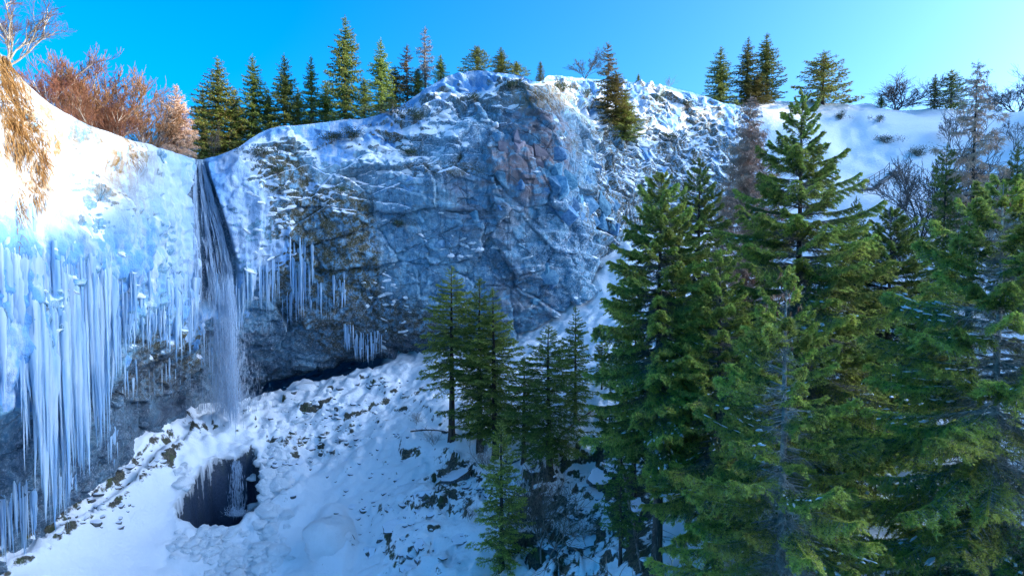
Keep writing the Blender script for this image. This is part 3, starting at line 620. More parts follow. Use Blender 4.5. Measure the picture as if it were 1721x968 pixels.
# detailed boughs shared by the near trees
NEARB = []
for k, (L, N, sn) in enumerate([(0.8, 1600, 0), (0.9, 1800, 0), (1.6, 4200, 0), (1.8, 4600, 2), (2.7, 9000, 0), (2.9, 9500, 3), (4.0, 15000, 0), (4.2, 15000, 4), (4.1, 14500, 0)]):
    for v in (0, 1):
        mb = branch_np(L, 100 + k * 7 + v, int(N * 1.5), 0.065, 0.018, droop=0.20 + 0.06 * v, up=0.20 + 0.05 * v, wid=0.38, bare=0.34, tipf=0.5, snow=sn * 3 * (v + 1), hang=0.38, secgap=0.15, brown=1)
        NEARB.append((L, sn > 0, mb))
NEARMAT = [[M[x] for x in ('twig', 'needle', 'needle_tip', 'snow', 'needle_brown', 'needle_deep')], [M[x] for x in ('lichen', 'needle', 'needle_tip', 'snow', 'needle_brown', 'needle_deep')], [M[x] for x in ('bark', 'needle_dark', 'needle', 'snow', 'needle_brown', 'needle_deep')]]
NEARM = [(L, s, mb.mesh('bough', NEARMAT[0], False)) for L, s, mb in NEARB]     # boughs are shared; a tree's own tones sit on its objects
def near_spruce(name, label, px, top, D, R, variant, seed, h0=0.12, whorl=0.5, snowp=0.2, dens=5, group=None, lean=0.0, cat='tree', pw=0.72, dz=0, cones=0, yb=None, H=None, seat=None, sweep=0.0):
    r = np.random.default_rng(seed)
    t = at(px, top, D); z0 = drop(t[0], t[1], True) if seat is None else seat; Hh = t[2] - z0
    root = tag(empty(name, (t[0], t[1], z0), r.uniform(0, 6.28)), label, cat, group)
    mb = MB(); P = trunk_np(mb, Hh + 0.3, 0.011 * Hh + 0.05, seed, lean=lean); link('trunk', mb.mesh('trunk', [M['lichen' if variant == 1 else 'bark']]), root)
    # inner dead twigs + leader carry the crown
    mb = MB(); n = int(Hh * 12); hz = r.uniform(0.05, 0.85, n) * Hh; a = r.uniform(0, 6.28, n); l = r.uniform(0.2, 0.9, n) * (1 - hz / Hh + 0.2) * R * 0.35
    A = np.stack([np.interp(hz, P[:, 2], P[:, 0]), np.interp(hz, P[:, 2], P[:, 1]), hz], -1); B = A + np.stack([np.cos(a) * l, np.sin(a) * l, -0.15 * l], -1)
    prisms(mb, A, B, 0.018, 0.006, 0)
    Ct = branch_np(1.0, seed + 5, 900, 0.05, 0.012, 0, 0, 0.25, 0.0, hang=0.0).arrays()
    crown = link('crown', mb.mesh('crown', [M['lichen' if variant == 1 else 'twig']]), root)
    meshes = NEARM
    h = h0 * Hh; L_ = []
    while h < Hh - 0.12:
        tt = (h - h0 * Hh) / (Hh * (1 - h0)); l0 = R * (1 - tt) ** pw * (0.72 + 0.28 * min(1, tt * 5)) + 0.18
        k = dens if tt < 0.85 else 4; a0 = r.uniform(0, 6.28)
        for j in range(k): L_.append((h + r.uniform(-0.2, 0.2) * whorl, tt, l0 * r.uniform(0.62, 1.2), a0 + j * 6.283 / k + r.normal(0, 0.25)))
        h += whorl * (1 - 0.35 * tt) * r.uniform(0.75, 1.25)
    while len(L_) > 292:
        i = r.integers(len(L_))
        if L_[i][1] < 0.75: L_.pop(i)
    for hh, tt, ll, az in L_:
        c = [q for q in meshes if abs(math.log(ll / q[0])) < 0.45] or [min(meshes, key=lambda q: abs(q[0] - ll))]
        sn = [q for q in c if q[1]]; c2 = sn if (sn and r.random() < snowp) else ([q for q in c if not q[1]] or c)
        q = c2[r.integers(len(c2))]; sc = ll / q[0]
        el = math.radians(np.interp(tt, [0, 0.35, 0.75, 1], [-16 + sweep, -4 + sweep, 18, 48]) + r.normal(0, 7))
        o = bpy.data.objects.new('bough', q[2]); COL.objects.link(o); o.parent = crown
        o.location = (float(np.interp(hh, P[:, 2], P[:, 0])), float(np.interp(hh, P[:, 2], P[:, 1])), hh)
        o.rotation_euler = (r.normal(0, 0.25), -el, az); o.scale = (sc, sc * r.uniform(0.85, 1.1), sc * 0.95)
        for i_ in range(3):
            if variant and NEARMAT[variant][i_] != NEARMAT[0][i_]: o.material_slots[i_].link = 'OBJECT'; o.material_slots[i_].material = NEARMAT[variant][i_]
    o = link('leader', meshes[0][2], crown, (P[-1, 0], P[-1, 1], Hh - 0.75), (0, -math.pi / 2, 0), (0.95, 0.6, 0.6))
    if cones:
        cm = MB()
        s = np.linspace(0, 1, 6); tube(cm, np.stack([0 * s, 0 * s, -0.13 * s], -1), 0.022 * np.array([0.3, 0.9, 1, 0.9, 0.7, 0.15]), 6, 0); cme_ = cm.mesh('cone', [M['cone']])
        for _ in range(cones):
            hh = Hh - abs(r.normal(0.2, 0.9)) ; a = r.uniform(0, 6.28); rr_ = r.uniform(0.1, 0.35 + 0.3 * (Hh - hh))
            link('cone', cme_, root, (P[-1, 0] + rr_ * math.cos(a), P[-1, 1] + rr_ * math.sin(a), hh), (r.normal(0, .2), r.normal(0, .2), 0), (1.3,) * 3)
    return root
# joined crowns for trees farther away
MIDB = [branch_np(L, 300 + k, N, 0.11, 0.035, 0.2, 0.16, 0.42, 0.12, tipf=0.3, hang=0.3, secgap=0.22, snow=s) for k, (L, N, s) in enumerate([(1.0, 320, 0), (1.0, 320, 0), (1.0, 320, 1), (2.2, 800, 0), (2.2, 800, 1), (2.2, 760, 0)])]
FARB = [branch_np(L, 400 + k, N, 0.20, 0.075, 0.14, 0.14, 0.45, 0.05, tipf=0.4, hang=0.2, secgap=0.35) for k, (L, N) in enumerate([(1.0, 80), (1.0, 80), (2.0, 170), (2.0, 170)])]
LARB = [branch_np(L, 500 + k, N, 0.26, 0.03, 0.10, 0.12, 0.45, 0.05, tipf=0.4, hang=0.25, secgap=0.2, twigonly=True) for k, (L, N) in enumerate([(1.0, 75), (1.0, 75), (2.0, 180), (2.0, 180)])]
def rotm(rx, ry, rz): return np.array(Matrix.Rotation(rz, 3, 'Z') @ Matrix.Rotation(ry, 3, 'Y') @ Matrix.Rotation(rx, 3, 'X'))
def conifer_meshes(H, R, lib, libL, seed, mats, h0=0.08, whorl=0.45, dens=5, pw=0.75, el=(-14, 0, 16, 45), tmat='bark', gap=0.0, lean=0.0, onesided=None):
    r = np.random.default_rng(seed); tb = MB(); P = trunk_np(tb, H + 0.3, 0.010 * H + 0.04, seed, sides=7, lean=lean)
    cb = MB(); h = h0 * H; arr = [b.arrays() for b in lib]
    while h < H - 0.15:
        tt = (h - h0 * H) / (H * (1 - h0)); l0 = R * (1 - tt) ** pw * (0.7 + 0.3 * min(1, tt * 5)) + 0.15; k = dens if tt < 0.85 else 4; a0 = r.uniform(0, 6.28)
        for j in range(k):
            if r.random() < gap: continue
            az = a0 + j * 6.283 / k + r.normal(0, 0.3); ll = l0 * r.uniform(0.6, 1.2)
            if onesided is not None: ll *= 0.75 + 0.5 * math.cos(az - onesided)
            c = [i for i in range(len(lib)) if (libL[i] > 1.5) == (ll > 1.4)]; i = c[r.integers(len(c))]; sc = ll / libL[i]
            e = math.radians(np.interp(tt, [0, 0.35, 0.75, 1], el) + r.normal(0, 8)); hh = h + r.uniform(-0.2, 0.2) * whorl
            Rm = rotm(r.normal(0, 0.25), -e, az) * sc; V, G = arr[i]
            o = np.array((np.interp(hh, P[:, 2], P[:, 0]), np.interp(hh, P[:, 2], P[:, 1]), hh)); n0 = cb.n
            cb.V.append(V @ Rm.T + o); cb.n += len(V)
            for F, m in G: cb.G.append((F + n0, m))
        h += whorl * (1 - 0.3 * tt) * r.uniform(0.75, 1.25)
    V, G = arr[0]; Rm = rotm(0, -math.pi / 2, 0) * 0.8; n0 = cb.n; cb.V.append(V @ Rm.T * np.array((.6, .6, 1)) + np.array((P[-1, 0], P[-1, 1], H - 0.75))); cb.n += len(V)
    for F, m in G: cb.G.append((F + n0, m))
    return tb.mesh('trunk', [M[tmat]]), cb.mesh('crown', [M[x] for x in mats], False)
def put_tree(name, label, px, top, D, meshes, H0, group=None, wide=1.0, rot=0.0, cat='tree', gorge=False, base=None, lean=(0, 0)):
    t = at(px, top, D); z0 = drop(t[0], t[1], gorge) if base is None else at(px, base, D)[2]
    s = max(0.05, (t[2] - z0) / H0)
    o = tag(empty(name, (t[0], t[1], z0), rot), label, cat, group); o.rotation_euler = (lean[0], lean[1], rot); o.scale = (s * wide, s * wide, s)
    link('trunk', meshes[0], o); link('crown', meshes[1], o)
    return o
ML, FL_, LL_ = [1, 1, 1, 2.2, 2.2, 2.2], [1, 1, 2, 2], [1, 1, 2, 2]
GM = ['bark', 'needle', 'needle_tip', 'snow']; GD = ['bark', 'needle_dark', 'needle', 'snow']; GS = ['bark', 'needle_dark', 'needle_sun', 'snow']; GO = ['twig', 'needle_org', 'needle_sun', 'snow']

# ---- the forest on the right, near to far
G_R = 'spruces of the forest on the right'
near_spruce('spruce_tree', 'front spruce with grey lichened trunk and brown cones clustered at its top', 1325, 458, 19.5, 4.4, 1, 1, h0=0.02, whorl=0.46, dens=5, cones=26, snowp=0.22, group=G_R)
near_spruce('spruce_tree', 'tallest broad spruce of the forest, its tip reaching the far hillside skyline', 1350, 158, 33, 7.6, 0, 2, h0=0.10, whorl=0.48, dens=6, snowp=0.25, group=G_R, pw=0.8)
near_spruce('spruce_tree', 'large spruce cut by the right picture edge, boughs sweeping down leftwards', 1690, 305, 20.5, 6.6, 1, 3, h0=0.02, whorl=0.44, dens=6, sweep=-10, snowp=0.22, group=G_R, cones=10)
near_spruce('spruce_tree', 'spruce at the left edge of the forest with a tall bare brown lower trunk', 1112, 292, 31, 3.9, 0, 4, h0=0.36, whorl=0.36, dens=7, snowp=0.22, group=G_R, pw=0.6)
near_spruce('spruce_tree', 'dark spruce with snow lying on its flat boughs right of the tallest spruce', 1500, 352, 40, 6.4, 2, 5, h0=0.10, whorl=0.45, dens=7, snowp=0.7, group=G_R)
near_spruce('spruce_tree', 'slim dark spruce between the larch and the left edge spruce', 1178, 268, 45, 4.4, 2, 6, h0=0.2, whorl=0.5, dens=6, snowp=0.15, group=G_R)
near_spruce('spruce_tree', 'spruce filling the gap between the left edge spruce and the coned front spruce', 1215, 420, 29, 4.2, 0, 7, h0=0.15, whorl=0.42, dens=6, snowp=0.25, group=G_R)
near_spruce('spruce_tree', 'shaded spruce low behind the trunk of the left edge spruce', 1068, 540, 41, 2.8, 2, 9, h0=0.3, whorl=0.42, dens=6, snowp=0.1, group=G_R)
mid = conifer_meshes(12, 2.4, MIDB, ML, 41, GD, h0=0.25)
midb = conifer_meshes(12, 3.2, MIDB, ML, 42, GD, h0=0.08, dens=6)
midg = conifer_meshes(11, 1.9, MIDB, ML, 43, GM, h0=0.06, whorl=0.38)
midbare = conifer_meshes(13, 2.0, MIDB, ML, 44, GD, h0=0.33, whorl=0.36, dens=6)
mids = conifer_meshes(12, 2.0, MIDB, ML, 45, GD, h0=0.16, whorl=0.38, dens=6)
put_tree('spruce_tree', 'dark blue-green fir standing below the dead trunk on the right slope', 1592, 242, 62, midb, 12, G_R, 0.75, 0.4, gorge=True)
put_tree('spruce_tree', 'dark fir at the right picture edge behind the sweeping spruce', 1712, 235, 60, midb, 12, G_R, 0.7, 1.4, gorge=True)
put_tree('spruce_tree', 'dark fir behind the right flank of the snow laden spruce', 1440, 330, 55, midb, 12, G_R, 0.7, 2.4, gorge=True)
put_tree('spruce_tree', 'small dark fir low at the bottom left of the forest, under the bare trunk', 1045, 690, 35, mid, 12, G_R, 0.9, 2.0, gorge=True)
put_tree('spruce_tree', 'thin shaded fir just right of the bare brown trunk', 1165, 560, 36, mids, 12, G_R, 0.9, 1.0, gorge=True)

# ---- firs standing on the snow in the middle
G_M = 'slender firs on the gorge floor'
put_tree('fir_tree', 'slender fir with a long bare trunk, leftmost of the firs on the gorge floor', 757, 448, 56, midbare, 13, G_M, 1.5, 0.3, gorge=True)
put_tree('fir_tree', 'bushy fir right beside the leftmost bare trunked fir', 806, 468, 54.5, conifer_meshes(12.5, 2.2, MIDB, ML, 46, GD, h0=0.12, whorl=0.42, dens=6), 12.5, G_M, 1.5, 1.3, gorge=True)
put_tree('fir_tree', 'fir standing close against the bushy fir, its top leaning right', 832, 485, 53, mids, 12, G_M, 1.55, 2.3, gorge=True, lean=(0, 0.03))
put_tree('fir_tree', 'dense dark fir in the middle of the dark clump on the gorge floor', 925, 548, 48, conifer_meshes(11, 2.6, MIDB, ML, 47, GD, h0=0.12, whorl=0.4, dens=6), 11, G_M, 1.7, 0.9, gorge=True)
put_tree('fir_tree', 'tall thin fir at the right of the dark clump, in front of the snow gully', 968, 515, 53, mids, 12, G_M, 1.25, 3.3, gorge=True)
put_tree('fir_tree', 'low dark fir hiding the trunks left of the dark clump', 880, 600, 50.5, mid, 12, G_M, 1.7, 4.3, gorge=True)
put_tree('fir_tree', 'young light green fir in front, lowest of the firs on the snow slope', 843, 708, 41, midg, 11, G_M, 1.35, 5.0, gorge=True)
put_tree('fir_tree', 'shaded fir at the foot of the snow gully beside the forest edge', 1012, 560, 57, mid, 12, G_M, 1.2, 5.6, gorge=True)

# ---- trees along the rim
G_T = 'conifers along the cliff rim'
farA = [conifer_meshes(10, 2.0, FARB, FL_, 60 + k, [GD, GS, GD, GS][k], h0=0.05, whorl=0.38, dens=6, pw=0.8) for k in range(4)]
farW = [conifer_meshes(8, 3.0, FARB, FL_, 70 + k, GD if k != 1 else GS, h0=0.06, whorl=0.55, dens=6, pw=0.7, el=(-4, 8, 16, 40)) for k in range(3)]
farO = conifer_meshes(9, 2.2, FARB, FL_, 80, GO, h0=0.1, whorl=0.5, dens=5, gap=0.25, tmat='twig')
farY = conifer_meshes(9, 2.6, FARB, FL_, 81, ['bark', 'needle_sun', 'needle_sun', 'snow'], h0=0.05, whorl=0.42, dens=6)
snag = conifer_meshes(8, 1.1, LARB, LL_, 82, ['twig', 'twig'], h0=0.2, whorl=0.5, dens=4, tmat='twig')
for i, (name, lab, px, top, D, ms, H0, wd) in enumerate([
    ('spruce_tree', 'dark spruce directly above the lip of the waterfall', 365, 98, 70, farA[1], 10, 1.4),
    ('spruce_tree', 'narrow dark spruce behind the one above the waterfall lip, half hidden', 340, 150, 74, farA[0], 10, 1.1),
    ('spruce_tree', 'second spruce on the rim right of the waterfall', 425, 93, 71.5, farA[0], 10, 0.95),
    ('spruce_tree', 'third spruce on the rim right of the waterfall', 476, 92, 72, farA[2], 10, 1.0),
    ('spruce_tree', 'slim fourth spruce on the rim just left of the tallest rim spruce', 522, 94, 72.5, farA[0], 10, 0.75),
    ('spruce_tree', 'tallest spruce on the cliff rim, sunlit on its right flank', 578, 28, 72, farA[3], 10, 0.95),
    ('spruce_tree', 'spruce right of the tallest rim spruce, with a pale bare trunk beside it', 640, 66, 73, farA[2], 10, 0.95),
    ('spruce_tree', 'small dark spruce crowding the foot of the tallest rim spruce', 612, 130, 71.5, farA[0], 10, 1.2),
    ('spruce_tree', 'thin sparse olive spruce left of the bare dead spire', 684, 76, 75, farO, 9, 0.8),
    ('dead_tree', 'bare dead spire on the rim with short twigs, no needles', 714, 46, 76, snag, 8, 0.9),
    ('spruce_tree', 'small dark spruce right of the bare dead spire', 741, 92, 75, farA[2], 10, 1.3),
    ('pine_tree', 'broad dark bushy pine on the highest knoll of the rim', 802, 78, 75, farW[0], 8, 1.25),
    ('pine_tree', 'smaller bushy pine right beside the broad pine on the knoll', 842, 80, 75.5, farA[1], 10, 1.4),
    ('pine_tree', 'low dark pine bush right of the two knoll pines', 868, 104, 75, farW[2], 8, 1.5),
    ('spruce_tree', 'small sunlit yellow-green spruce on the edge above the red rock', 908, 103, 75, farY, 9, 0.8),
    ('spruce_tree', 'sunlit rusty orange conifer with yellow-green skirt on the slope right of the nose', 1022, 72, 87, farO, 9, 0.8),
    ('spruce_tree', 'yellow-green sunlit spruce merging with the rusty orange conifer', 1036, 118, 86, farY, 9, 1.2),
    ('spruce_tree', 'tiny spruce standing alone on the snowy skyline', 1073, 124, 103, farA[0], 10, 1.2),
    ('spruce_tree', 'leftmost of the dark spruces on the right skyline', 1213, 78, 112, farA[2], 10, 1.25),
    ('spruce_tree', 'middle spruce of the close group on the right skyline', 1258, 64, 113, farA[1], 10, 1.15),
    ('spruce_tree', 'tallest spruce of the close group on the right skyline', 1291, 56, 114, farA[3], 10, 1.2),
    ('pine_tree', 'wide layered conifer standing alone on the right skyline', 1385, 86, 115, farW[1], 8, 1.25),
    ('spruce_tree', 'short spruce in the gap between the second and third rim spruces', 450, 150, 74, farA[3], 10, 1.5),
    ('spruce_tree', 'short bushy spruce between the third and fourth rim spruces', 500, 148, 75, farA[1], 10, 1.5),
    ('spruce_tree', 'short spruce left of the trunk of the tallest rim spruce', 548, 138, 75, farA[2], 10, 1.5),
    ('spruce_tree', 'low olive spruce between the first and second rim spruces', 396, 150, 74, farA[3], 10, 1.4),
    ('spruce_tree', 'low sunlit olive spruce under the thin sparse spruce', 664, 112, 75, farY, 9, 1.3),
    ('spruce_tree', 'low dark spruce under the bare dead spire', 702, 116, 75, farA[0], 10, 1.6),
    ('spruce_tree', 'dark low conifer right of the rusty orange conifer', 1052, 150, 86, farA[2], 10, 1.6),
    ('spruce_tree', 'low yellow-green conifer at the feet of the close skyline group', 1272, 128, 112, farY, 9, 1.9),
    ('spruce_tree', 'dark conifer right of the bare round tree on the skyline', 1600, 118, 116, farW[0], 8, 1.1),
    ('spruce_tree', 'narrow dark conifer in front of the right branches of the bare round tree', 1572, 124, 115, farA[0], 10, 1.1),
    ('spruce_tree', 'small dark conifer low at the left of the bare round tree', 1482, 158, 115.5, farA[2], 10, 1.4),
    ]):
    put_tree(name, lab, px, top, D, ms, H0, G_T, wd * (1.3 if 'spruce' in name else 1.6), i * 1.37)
# larches
lar = conifer_meshes(20, 3.0, LARB, LL_, 90, ['larch', 'larch'], h0=0.25, whorl=0.44, dens=7, pw=0.65, el=(-8, 0, 12, 40), tmat='larch')
lar2 = conifer_meshes(20, 3.6, LARB, LL_, 91, ['greytwig', 'larch'], h0=0.3, whorl=0.6, dens=4, pw=0.55, el=(-12, -5, 2, 20), tmat='bark', gap=0.2)
put_tree('larch_tree', 'bare pinkish brown larch left of the tallest spruce', 1258, 160, 52, lar, 20, None, 1.0, 0.5, gorge=True)
put_tree('larch_tree', 'dead larch with a tall bare dark trunk before the right skyline', 1645, 102, 62, lar2, 20, None, 0.95, 0.0, gorge=True)

# ------------------------------------------------------------------ bare broadleaf trees and shrubs
def broadleaf(H, seed, spread=0.7, lv=5, stems=1, r0=0.12, upb=0.25, kids=(4, 5, 5, 4, 3), fine=0.008, m_at=2, ratio=(0.45, 0.72), seg=3, dirs=None):
    """trunk mesh (levels below m_at) and crown mesh of real branches and twigs"""
    r = np.random.default_rng(seed); wood = [[], []]
    st = [(np.zeros(3) + np.array((r.normal(0, .1), r.normal(0, .1), -0.2)) * (stems > 1), unit(np.array((r.normal(0, .25), r.normal(0, .25), 1.0))) if dirs is None else unit(dirs[i]), H * 0.42 * r.uniform(0.8, 1.2), r0, 0) for i in range(stems)]
    while st:
        p, d, L, rad, lvl = st.pop(); pts = [p]; n = seg
        for i in range(n):
            d = unit(d + r.normal(0, 0.16, 3) + np.array((0, 0, upb * 0.3))); pts.append(pts[-1] + d * L / n)
        rr_ = np.linspace(rad, rad * 0.62, n + 1)
        for i in range(n): wood[0 if lvl < m_at else 1].append((pts[i], pts[i + 1], rr_[i], rr_[i + 1]))
        if lvl >= lv - 1: continue
        for c in range(kids[min(lvl, len(kids) - 1)]):
            t = 1.0 if c == 0 else r.uniform(0.25, 1.0); i = min(n - 1, int(t * n)); b = pts[i] + (pts[i + 1] - pts[i]) * (t * n - i)
            ax = unit(np.cross(d, r.normal(0, 1, 3))); a = r.uniform(0.35, 1.0) * spread * (0.5 if c == 0 else 1)
            nd = unit(d * math.cos(a) + ax * math.sin(a)); st.append((b, nd, L * r.uniform(*ratio) * (1.1 if c == 0 else 1), max(fine, rad * (0.7 if c == 0 else 0.5)), lvl + 1))
    res = []
    for k, w in enumerate(wood):
        A, B, a, b = (np.array(x) for x in zip(*w)); mb = MB(); prisms(mb, A, B, a, b, 0, 5 if k == 0 else 3); res.append(mb)
    z = np.concatenate([np.concatenate(x.V) for x in res])[:, 2].max()
    for x in res: x.V = [v * (H / z) for v in x.V]
    return res
def bl(res, tm, cm): return res[0].mesh('trunk', [M[tm]]), res[1].mesh('crown', [M[cm]], False)
redA = [bl(broadleaf(9, 200 + k, 0.75, 6, 2 + k % 2, 0.10, 0.35, (5, 5, 5, 4, 3), 0.020, 3), 'palebark', 'redtwig') for k in range(3)]
greyA = bl(broadleaf(8, 210, 0.75, 6, 5, 0.16, 0.12, (4, 3, 4, 3, 3), 0.028, 3, ratio=(0.6, 0.85)), 'greytwig', 'greytwig')
greyB = bl(broadleaf(7, 211, 0.7, 6, 3, 0.06, 0.25, (4, 4, 4, 3, 3), 0.014, 2), 'greytwig', 'greytwig')
shr = [bl(broadleaf(2, 220 + k, 0.9, 4, 6, 0.014, 0.25, (4, 4, 3), 0.004, 1), 'twig', 'twig') for k in range(2)]
birch = bl(broadleaf(11, 230, 0.8, 6, 5, 0.16, 0.10, (4, 4, 4, 4, 3), 0.010, 3, dirs=[(0.9, 0.1, 0.55), (0.35, 0, 1), (-0.4, 0.1, 1), (1.0, -0.2, 0.9), (0.6, 0.4, 1.0)]), 'palebark', 'redtwig')
G_B = 'bare reddish trees on the left bank'
for i, (lab, px, top, D, w, b) in enumerate([
    ('bare reddish tree nearest the corner birch on the left bank', 92, 82, 54, 1.2, 206), ('tallest bare red-brown tree of the left bank', 142, 76, 57, 1.15, None), ('bare red tree in the middle of the left bank row', 188, 88, 60, 1.15, None),
    ('bare red-brown tree at the right end of the left bank row', 232, 118, 62, 1.1, None), ('low bare orange tree in front of the left bank row', 170, 140, 55, 1.3, None), ('small purple-grey bare tree between the red row and the orange conifer', 262, 135, 66, 1.0, None)]):
    put_tree('bare_tree', lab, px, top, D, redA[i % 3], 9, G_B, w, i * 1.1, base=b)
put_tree('birch_tree', 'pale limbed bare birch leaning out from the top left corner bank', 2, -70, 40, birch, 11, None, 1.0, 0.0)
put_tree('larch_tree', 'small sunlit orange conifer just left of the waterfall lip', 296, 143, 65, conifer_meshes(9, 2.4, LARB, LL_, 95, ['redtwig', 'larch'], h0=0.05, whorl=0.4, dens=7, pw=0.7, tmat='palebark'), 9, None, 1.0, 0.7)
put_tree('bare_tree', 'bare round crowned tree on the right skyline', 1508, 112, 117, greyA, 8, None, 1.9, 0.0)
put_tree('bare_tree', 'bare tree on the skyline cut by the right picture edge', 1712, 104, 116, greyA, 8, None, 1.4, 2.0)
put_tree('bare_tree', 'bare fan shaped tree left of the rusty orange conifer', 984, 78, 95, greyB, 7, None, 1.8, 0.0)
for lab, px, top, D, w, k in [('bare grey tree half way up the right snow slope', 1555, 185, 82, 1.1, 0), ('thin bare sapling low on the right snow slope below the stairway', 1512, 300, 80, 0.9, 1), ('bare branching sapling left of the dark blue-green fir', 1530, 372, 72, 0.9, 2), ('bare tree behind the dead larch trunk on the right slope', 1672, 205, 80, 1.0, 3), ('thin bare tree at the top of the right slope under the skyline conifers', 1600, 165, 104, 1.0, 4), ('bare tree close to the right picture edge below the skyline', 1708, 175, 100, 1.1, 5), ('low bare tree beside the top of the stairway', 1525, 245, 92, 1.0, 6), ('bare tree between the dark fir and the dead larch trunk', 1622, 255, 76, 1.0, 7)]:
    put_tree('bare_tree', lab, px, top, D, greyB, 7, 'bare trees on the right snow slope', w, k * 1.3, gorge=True)
put_tree('bare_tree', 'pale thin double stemmed sapling on the waterfall lip', 358, 200, 66, greyB, 7, None, 0.5, 0.4)
for lab, px, top, D, k, w in [('tangled bare shrub below the dark fir clump', 925, 800, 41, 0, 1.7), ('bare thin shrub right of the young light green fir', 905, 770, 43, 1, 1.0), ('bare shrub on the snow left of the young light green fir', 790, 842, 46, 1, 1.2), ('low bare shrub on the open snow by the leftmost fir', 700, 690, 59, 0, 1.8),
      ('brown twiggy shrub at the bottom of the picture under the coned spruce', 1160, 915, 25, 0, 1.6), ('bare shrub leaning from the fir trunks over the snow', 730, 722, 56, 1, 1.8), ('thin bare shrub at the foot of the bushy fir', 812, 735, 52, 1, 1.7), ('spreading bare shrub on rocks between the young fir and the dark clump', 880, 800, 44, 0, 1.8), ('bare shrub beside the mossy brown boulder', 752, 775, 52, 0, 1.6), ('bare shrub low on the lower right snow slope', 985, 860, 40, 1, 1.7), ('small bare shrub on the snowy skyline right of the lone tiny spruce', 1124, 126, 103, 0, 1.0)]:
    put_tree('bare_shrub', lab, px, top, D, shr[k], 2, 'bare shrubs', w, px * 0.1, 'shrub', gorge=D < 100)

# ------------------------------------------------------------------ evergreen shrubs on ledges
def bush_mesh(seed, m='shrub'):
    r = np.random.default_rng(seed); mb = MB(); N = 900
    c = r.normal(0, 1, (14, 3)) * np.array((0.45, 0.35, 0.2)) + np.array((0, 0, 0.3)); k = r.integers(0, 14, N)
    P = c[k] + r.normal(0, 0.16, (N, 3)); d = unit(r.normal(0, 1, (N, 3)) + np.array((0, 0, 0.4))); w = unit(np.cross(d, r.normal(0, 1, (N, 3)))) * 0.02
    mb.add(np.stack([P - w, P + w, P + d * 0.12], 1).reshape(-1, 3), np.arange(N * 3).reshape(-1, 3), 0)
    A = np.tile(np.array((0, 0, -0.15)), (14, 1)); w2 = MB(); prisms(w2, A, c, 0.02, 0.006)
    return w2.mesh('stem', [M['twig']]), mb.mesh('foliage', [M[m]], False)
bushes = [bush_mesh(s) for s in (1, 2, 3)]
def put_bush(lab, px, py, s, k):
    p, n = hit(px, py)
    if p is None: return
    o = tag(empty('evergreen_shrub', p + n * 0.1, px * 0.7), lab, 'shrub', 'evergreen shrubs on the cliff ledges'); o.scale = (s, s, s * 0.8)
    link('stem', bushes[k % 3][0], o); link('foliage', bushes[k % 3][1], o)
for k, (lab, px, py, s) in enumerate([
    ('dark shrub at the top of the snow right of the waterfall, beside the rim', 440, 262, 1.5), ('dark shrub lower right of the waterfall, under the first ledge', 468, 292, 1.4), ('small shrub on the ice margin right of the waterfall', 472, 325, 1.2),
    ('wide dark shrub on the ledge below the fourth rim spruce', 555, 238, 1.7), ('dark shrub on the ledge below the tallest rim spruce', 592, 235, 1.8), ('green tuft at the top of the mossy rib', 573, 326, 1.1),
    ('shrub growing in the vertical crack left of the frosted rock', 692, 262, 1.3), ('shrub under the dead spire at the top of the wall', 700, 205, 1.6), ('low dark shrub below the small spruce right of the dead spire', 660, 190, 2.0),
    ('small green shrub half way down the wall under the vertical crack', 668, 380, 1.1), ('small shrub on the thin ledge below the frosted rock', 770, 270, 1.0), ('dark shrub on the snow below the knoll pines', 800, 170, 1.4), ('dark shrub below the low pine bush', 860, 150, 1.5),
    ('dark shrub on the slope right of the yellow-green edge spruce', 945, 155, 1.9), ('dark shrub on the snow under the bare fan tree', 985, 165, 1.8), ('round green shrub alone on the upper right snow', 1102, 170, 1.7), ('dark shrub right of the round green shrub', 1155, 180, 1.9),
    ('shrub on the dark ledges below the orange conifer', 1060, 205, 1.9), ('dark low shrub at the right end of the ledges', 1130, 235, 1.8), ('small shrub on the far snow slope right of the tallest spruce', 1412, 200, 1.6), ('small shrub on the far snow slope under the bare round tree', 1478, 205, 1.5),
    ('dark scrub patch in the middle of the far snow slope', 1490, 240, 2.0), ('dark scrub patch under the bare grey slope tree', 1540, 262, 2.0)]): put_bush(lab, px, py, s, k)

# ------------------------------------------------------------------ dry grass hanging from the corner bank
r = np.random.default_rng(7); mb = MB(); A = []; B = []
for px, py, sx, sy, n in [(18, 150, 22, 55, 800), (30, 210, 22, 45, 650), (50, 225, 20, 40, 400), (5, 110, 20, 30, 420), (72, 268, 10, 45, 220), (62, 320, 12, 30, 130), (35, 350, 10, 40, 90), (905, 162, 22, 8, 130), (932, 180, 16, 8, 100), (225, 262, 14, 26, 60)]:
    for _ in range(n):
        p, nn = hit(px + r.normal(0, sx * 0.6), py + r.normal(0, sy * 0.6), (cliff_bvh, plat_bvh))
        if p is None: continue
        l = r.uniform(0.25, 0.8); A.append(p + nn * 0.03); B.append(p + nn * l * r.uniform(0.15, 0.45) + np.array((r.normal(0, 0.15), r.normal(0, 0.1), -l)))
A = np.array(A); B = np.array(B); Mi = (A + B) / 2 + np.array((0.03, -0.05, 0.10))
w = unit(np.cross(B - A, r.normal(0, 1, A.shape))) * 0.018
mb.add(np.stack([A - w, A + w, Mi + w, Mi - w], 1).reshape(-1, 3), np.arange(len(A) * 4).reshape(-1, 4)); mb.add(np.stack([Mi - w, Mi + w, B], 1).reshape(-1, 3), np.arange(len(A) * 3).reshape(-1, 3))
tag(link('dry_grass', mb.mesh('dry_grass', [M['grass']], False)), 'ochre dry grass hanging over the sunlit bank and rock edge', kind='stuff')

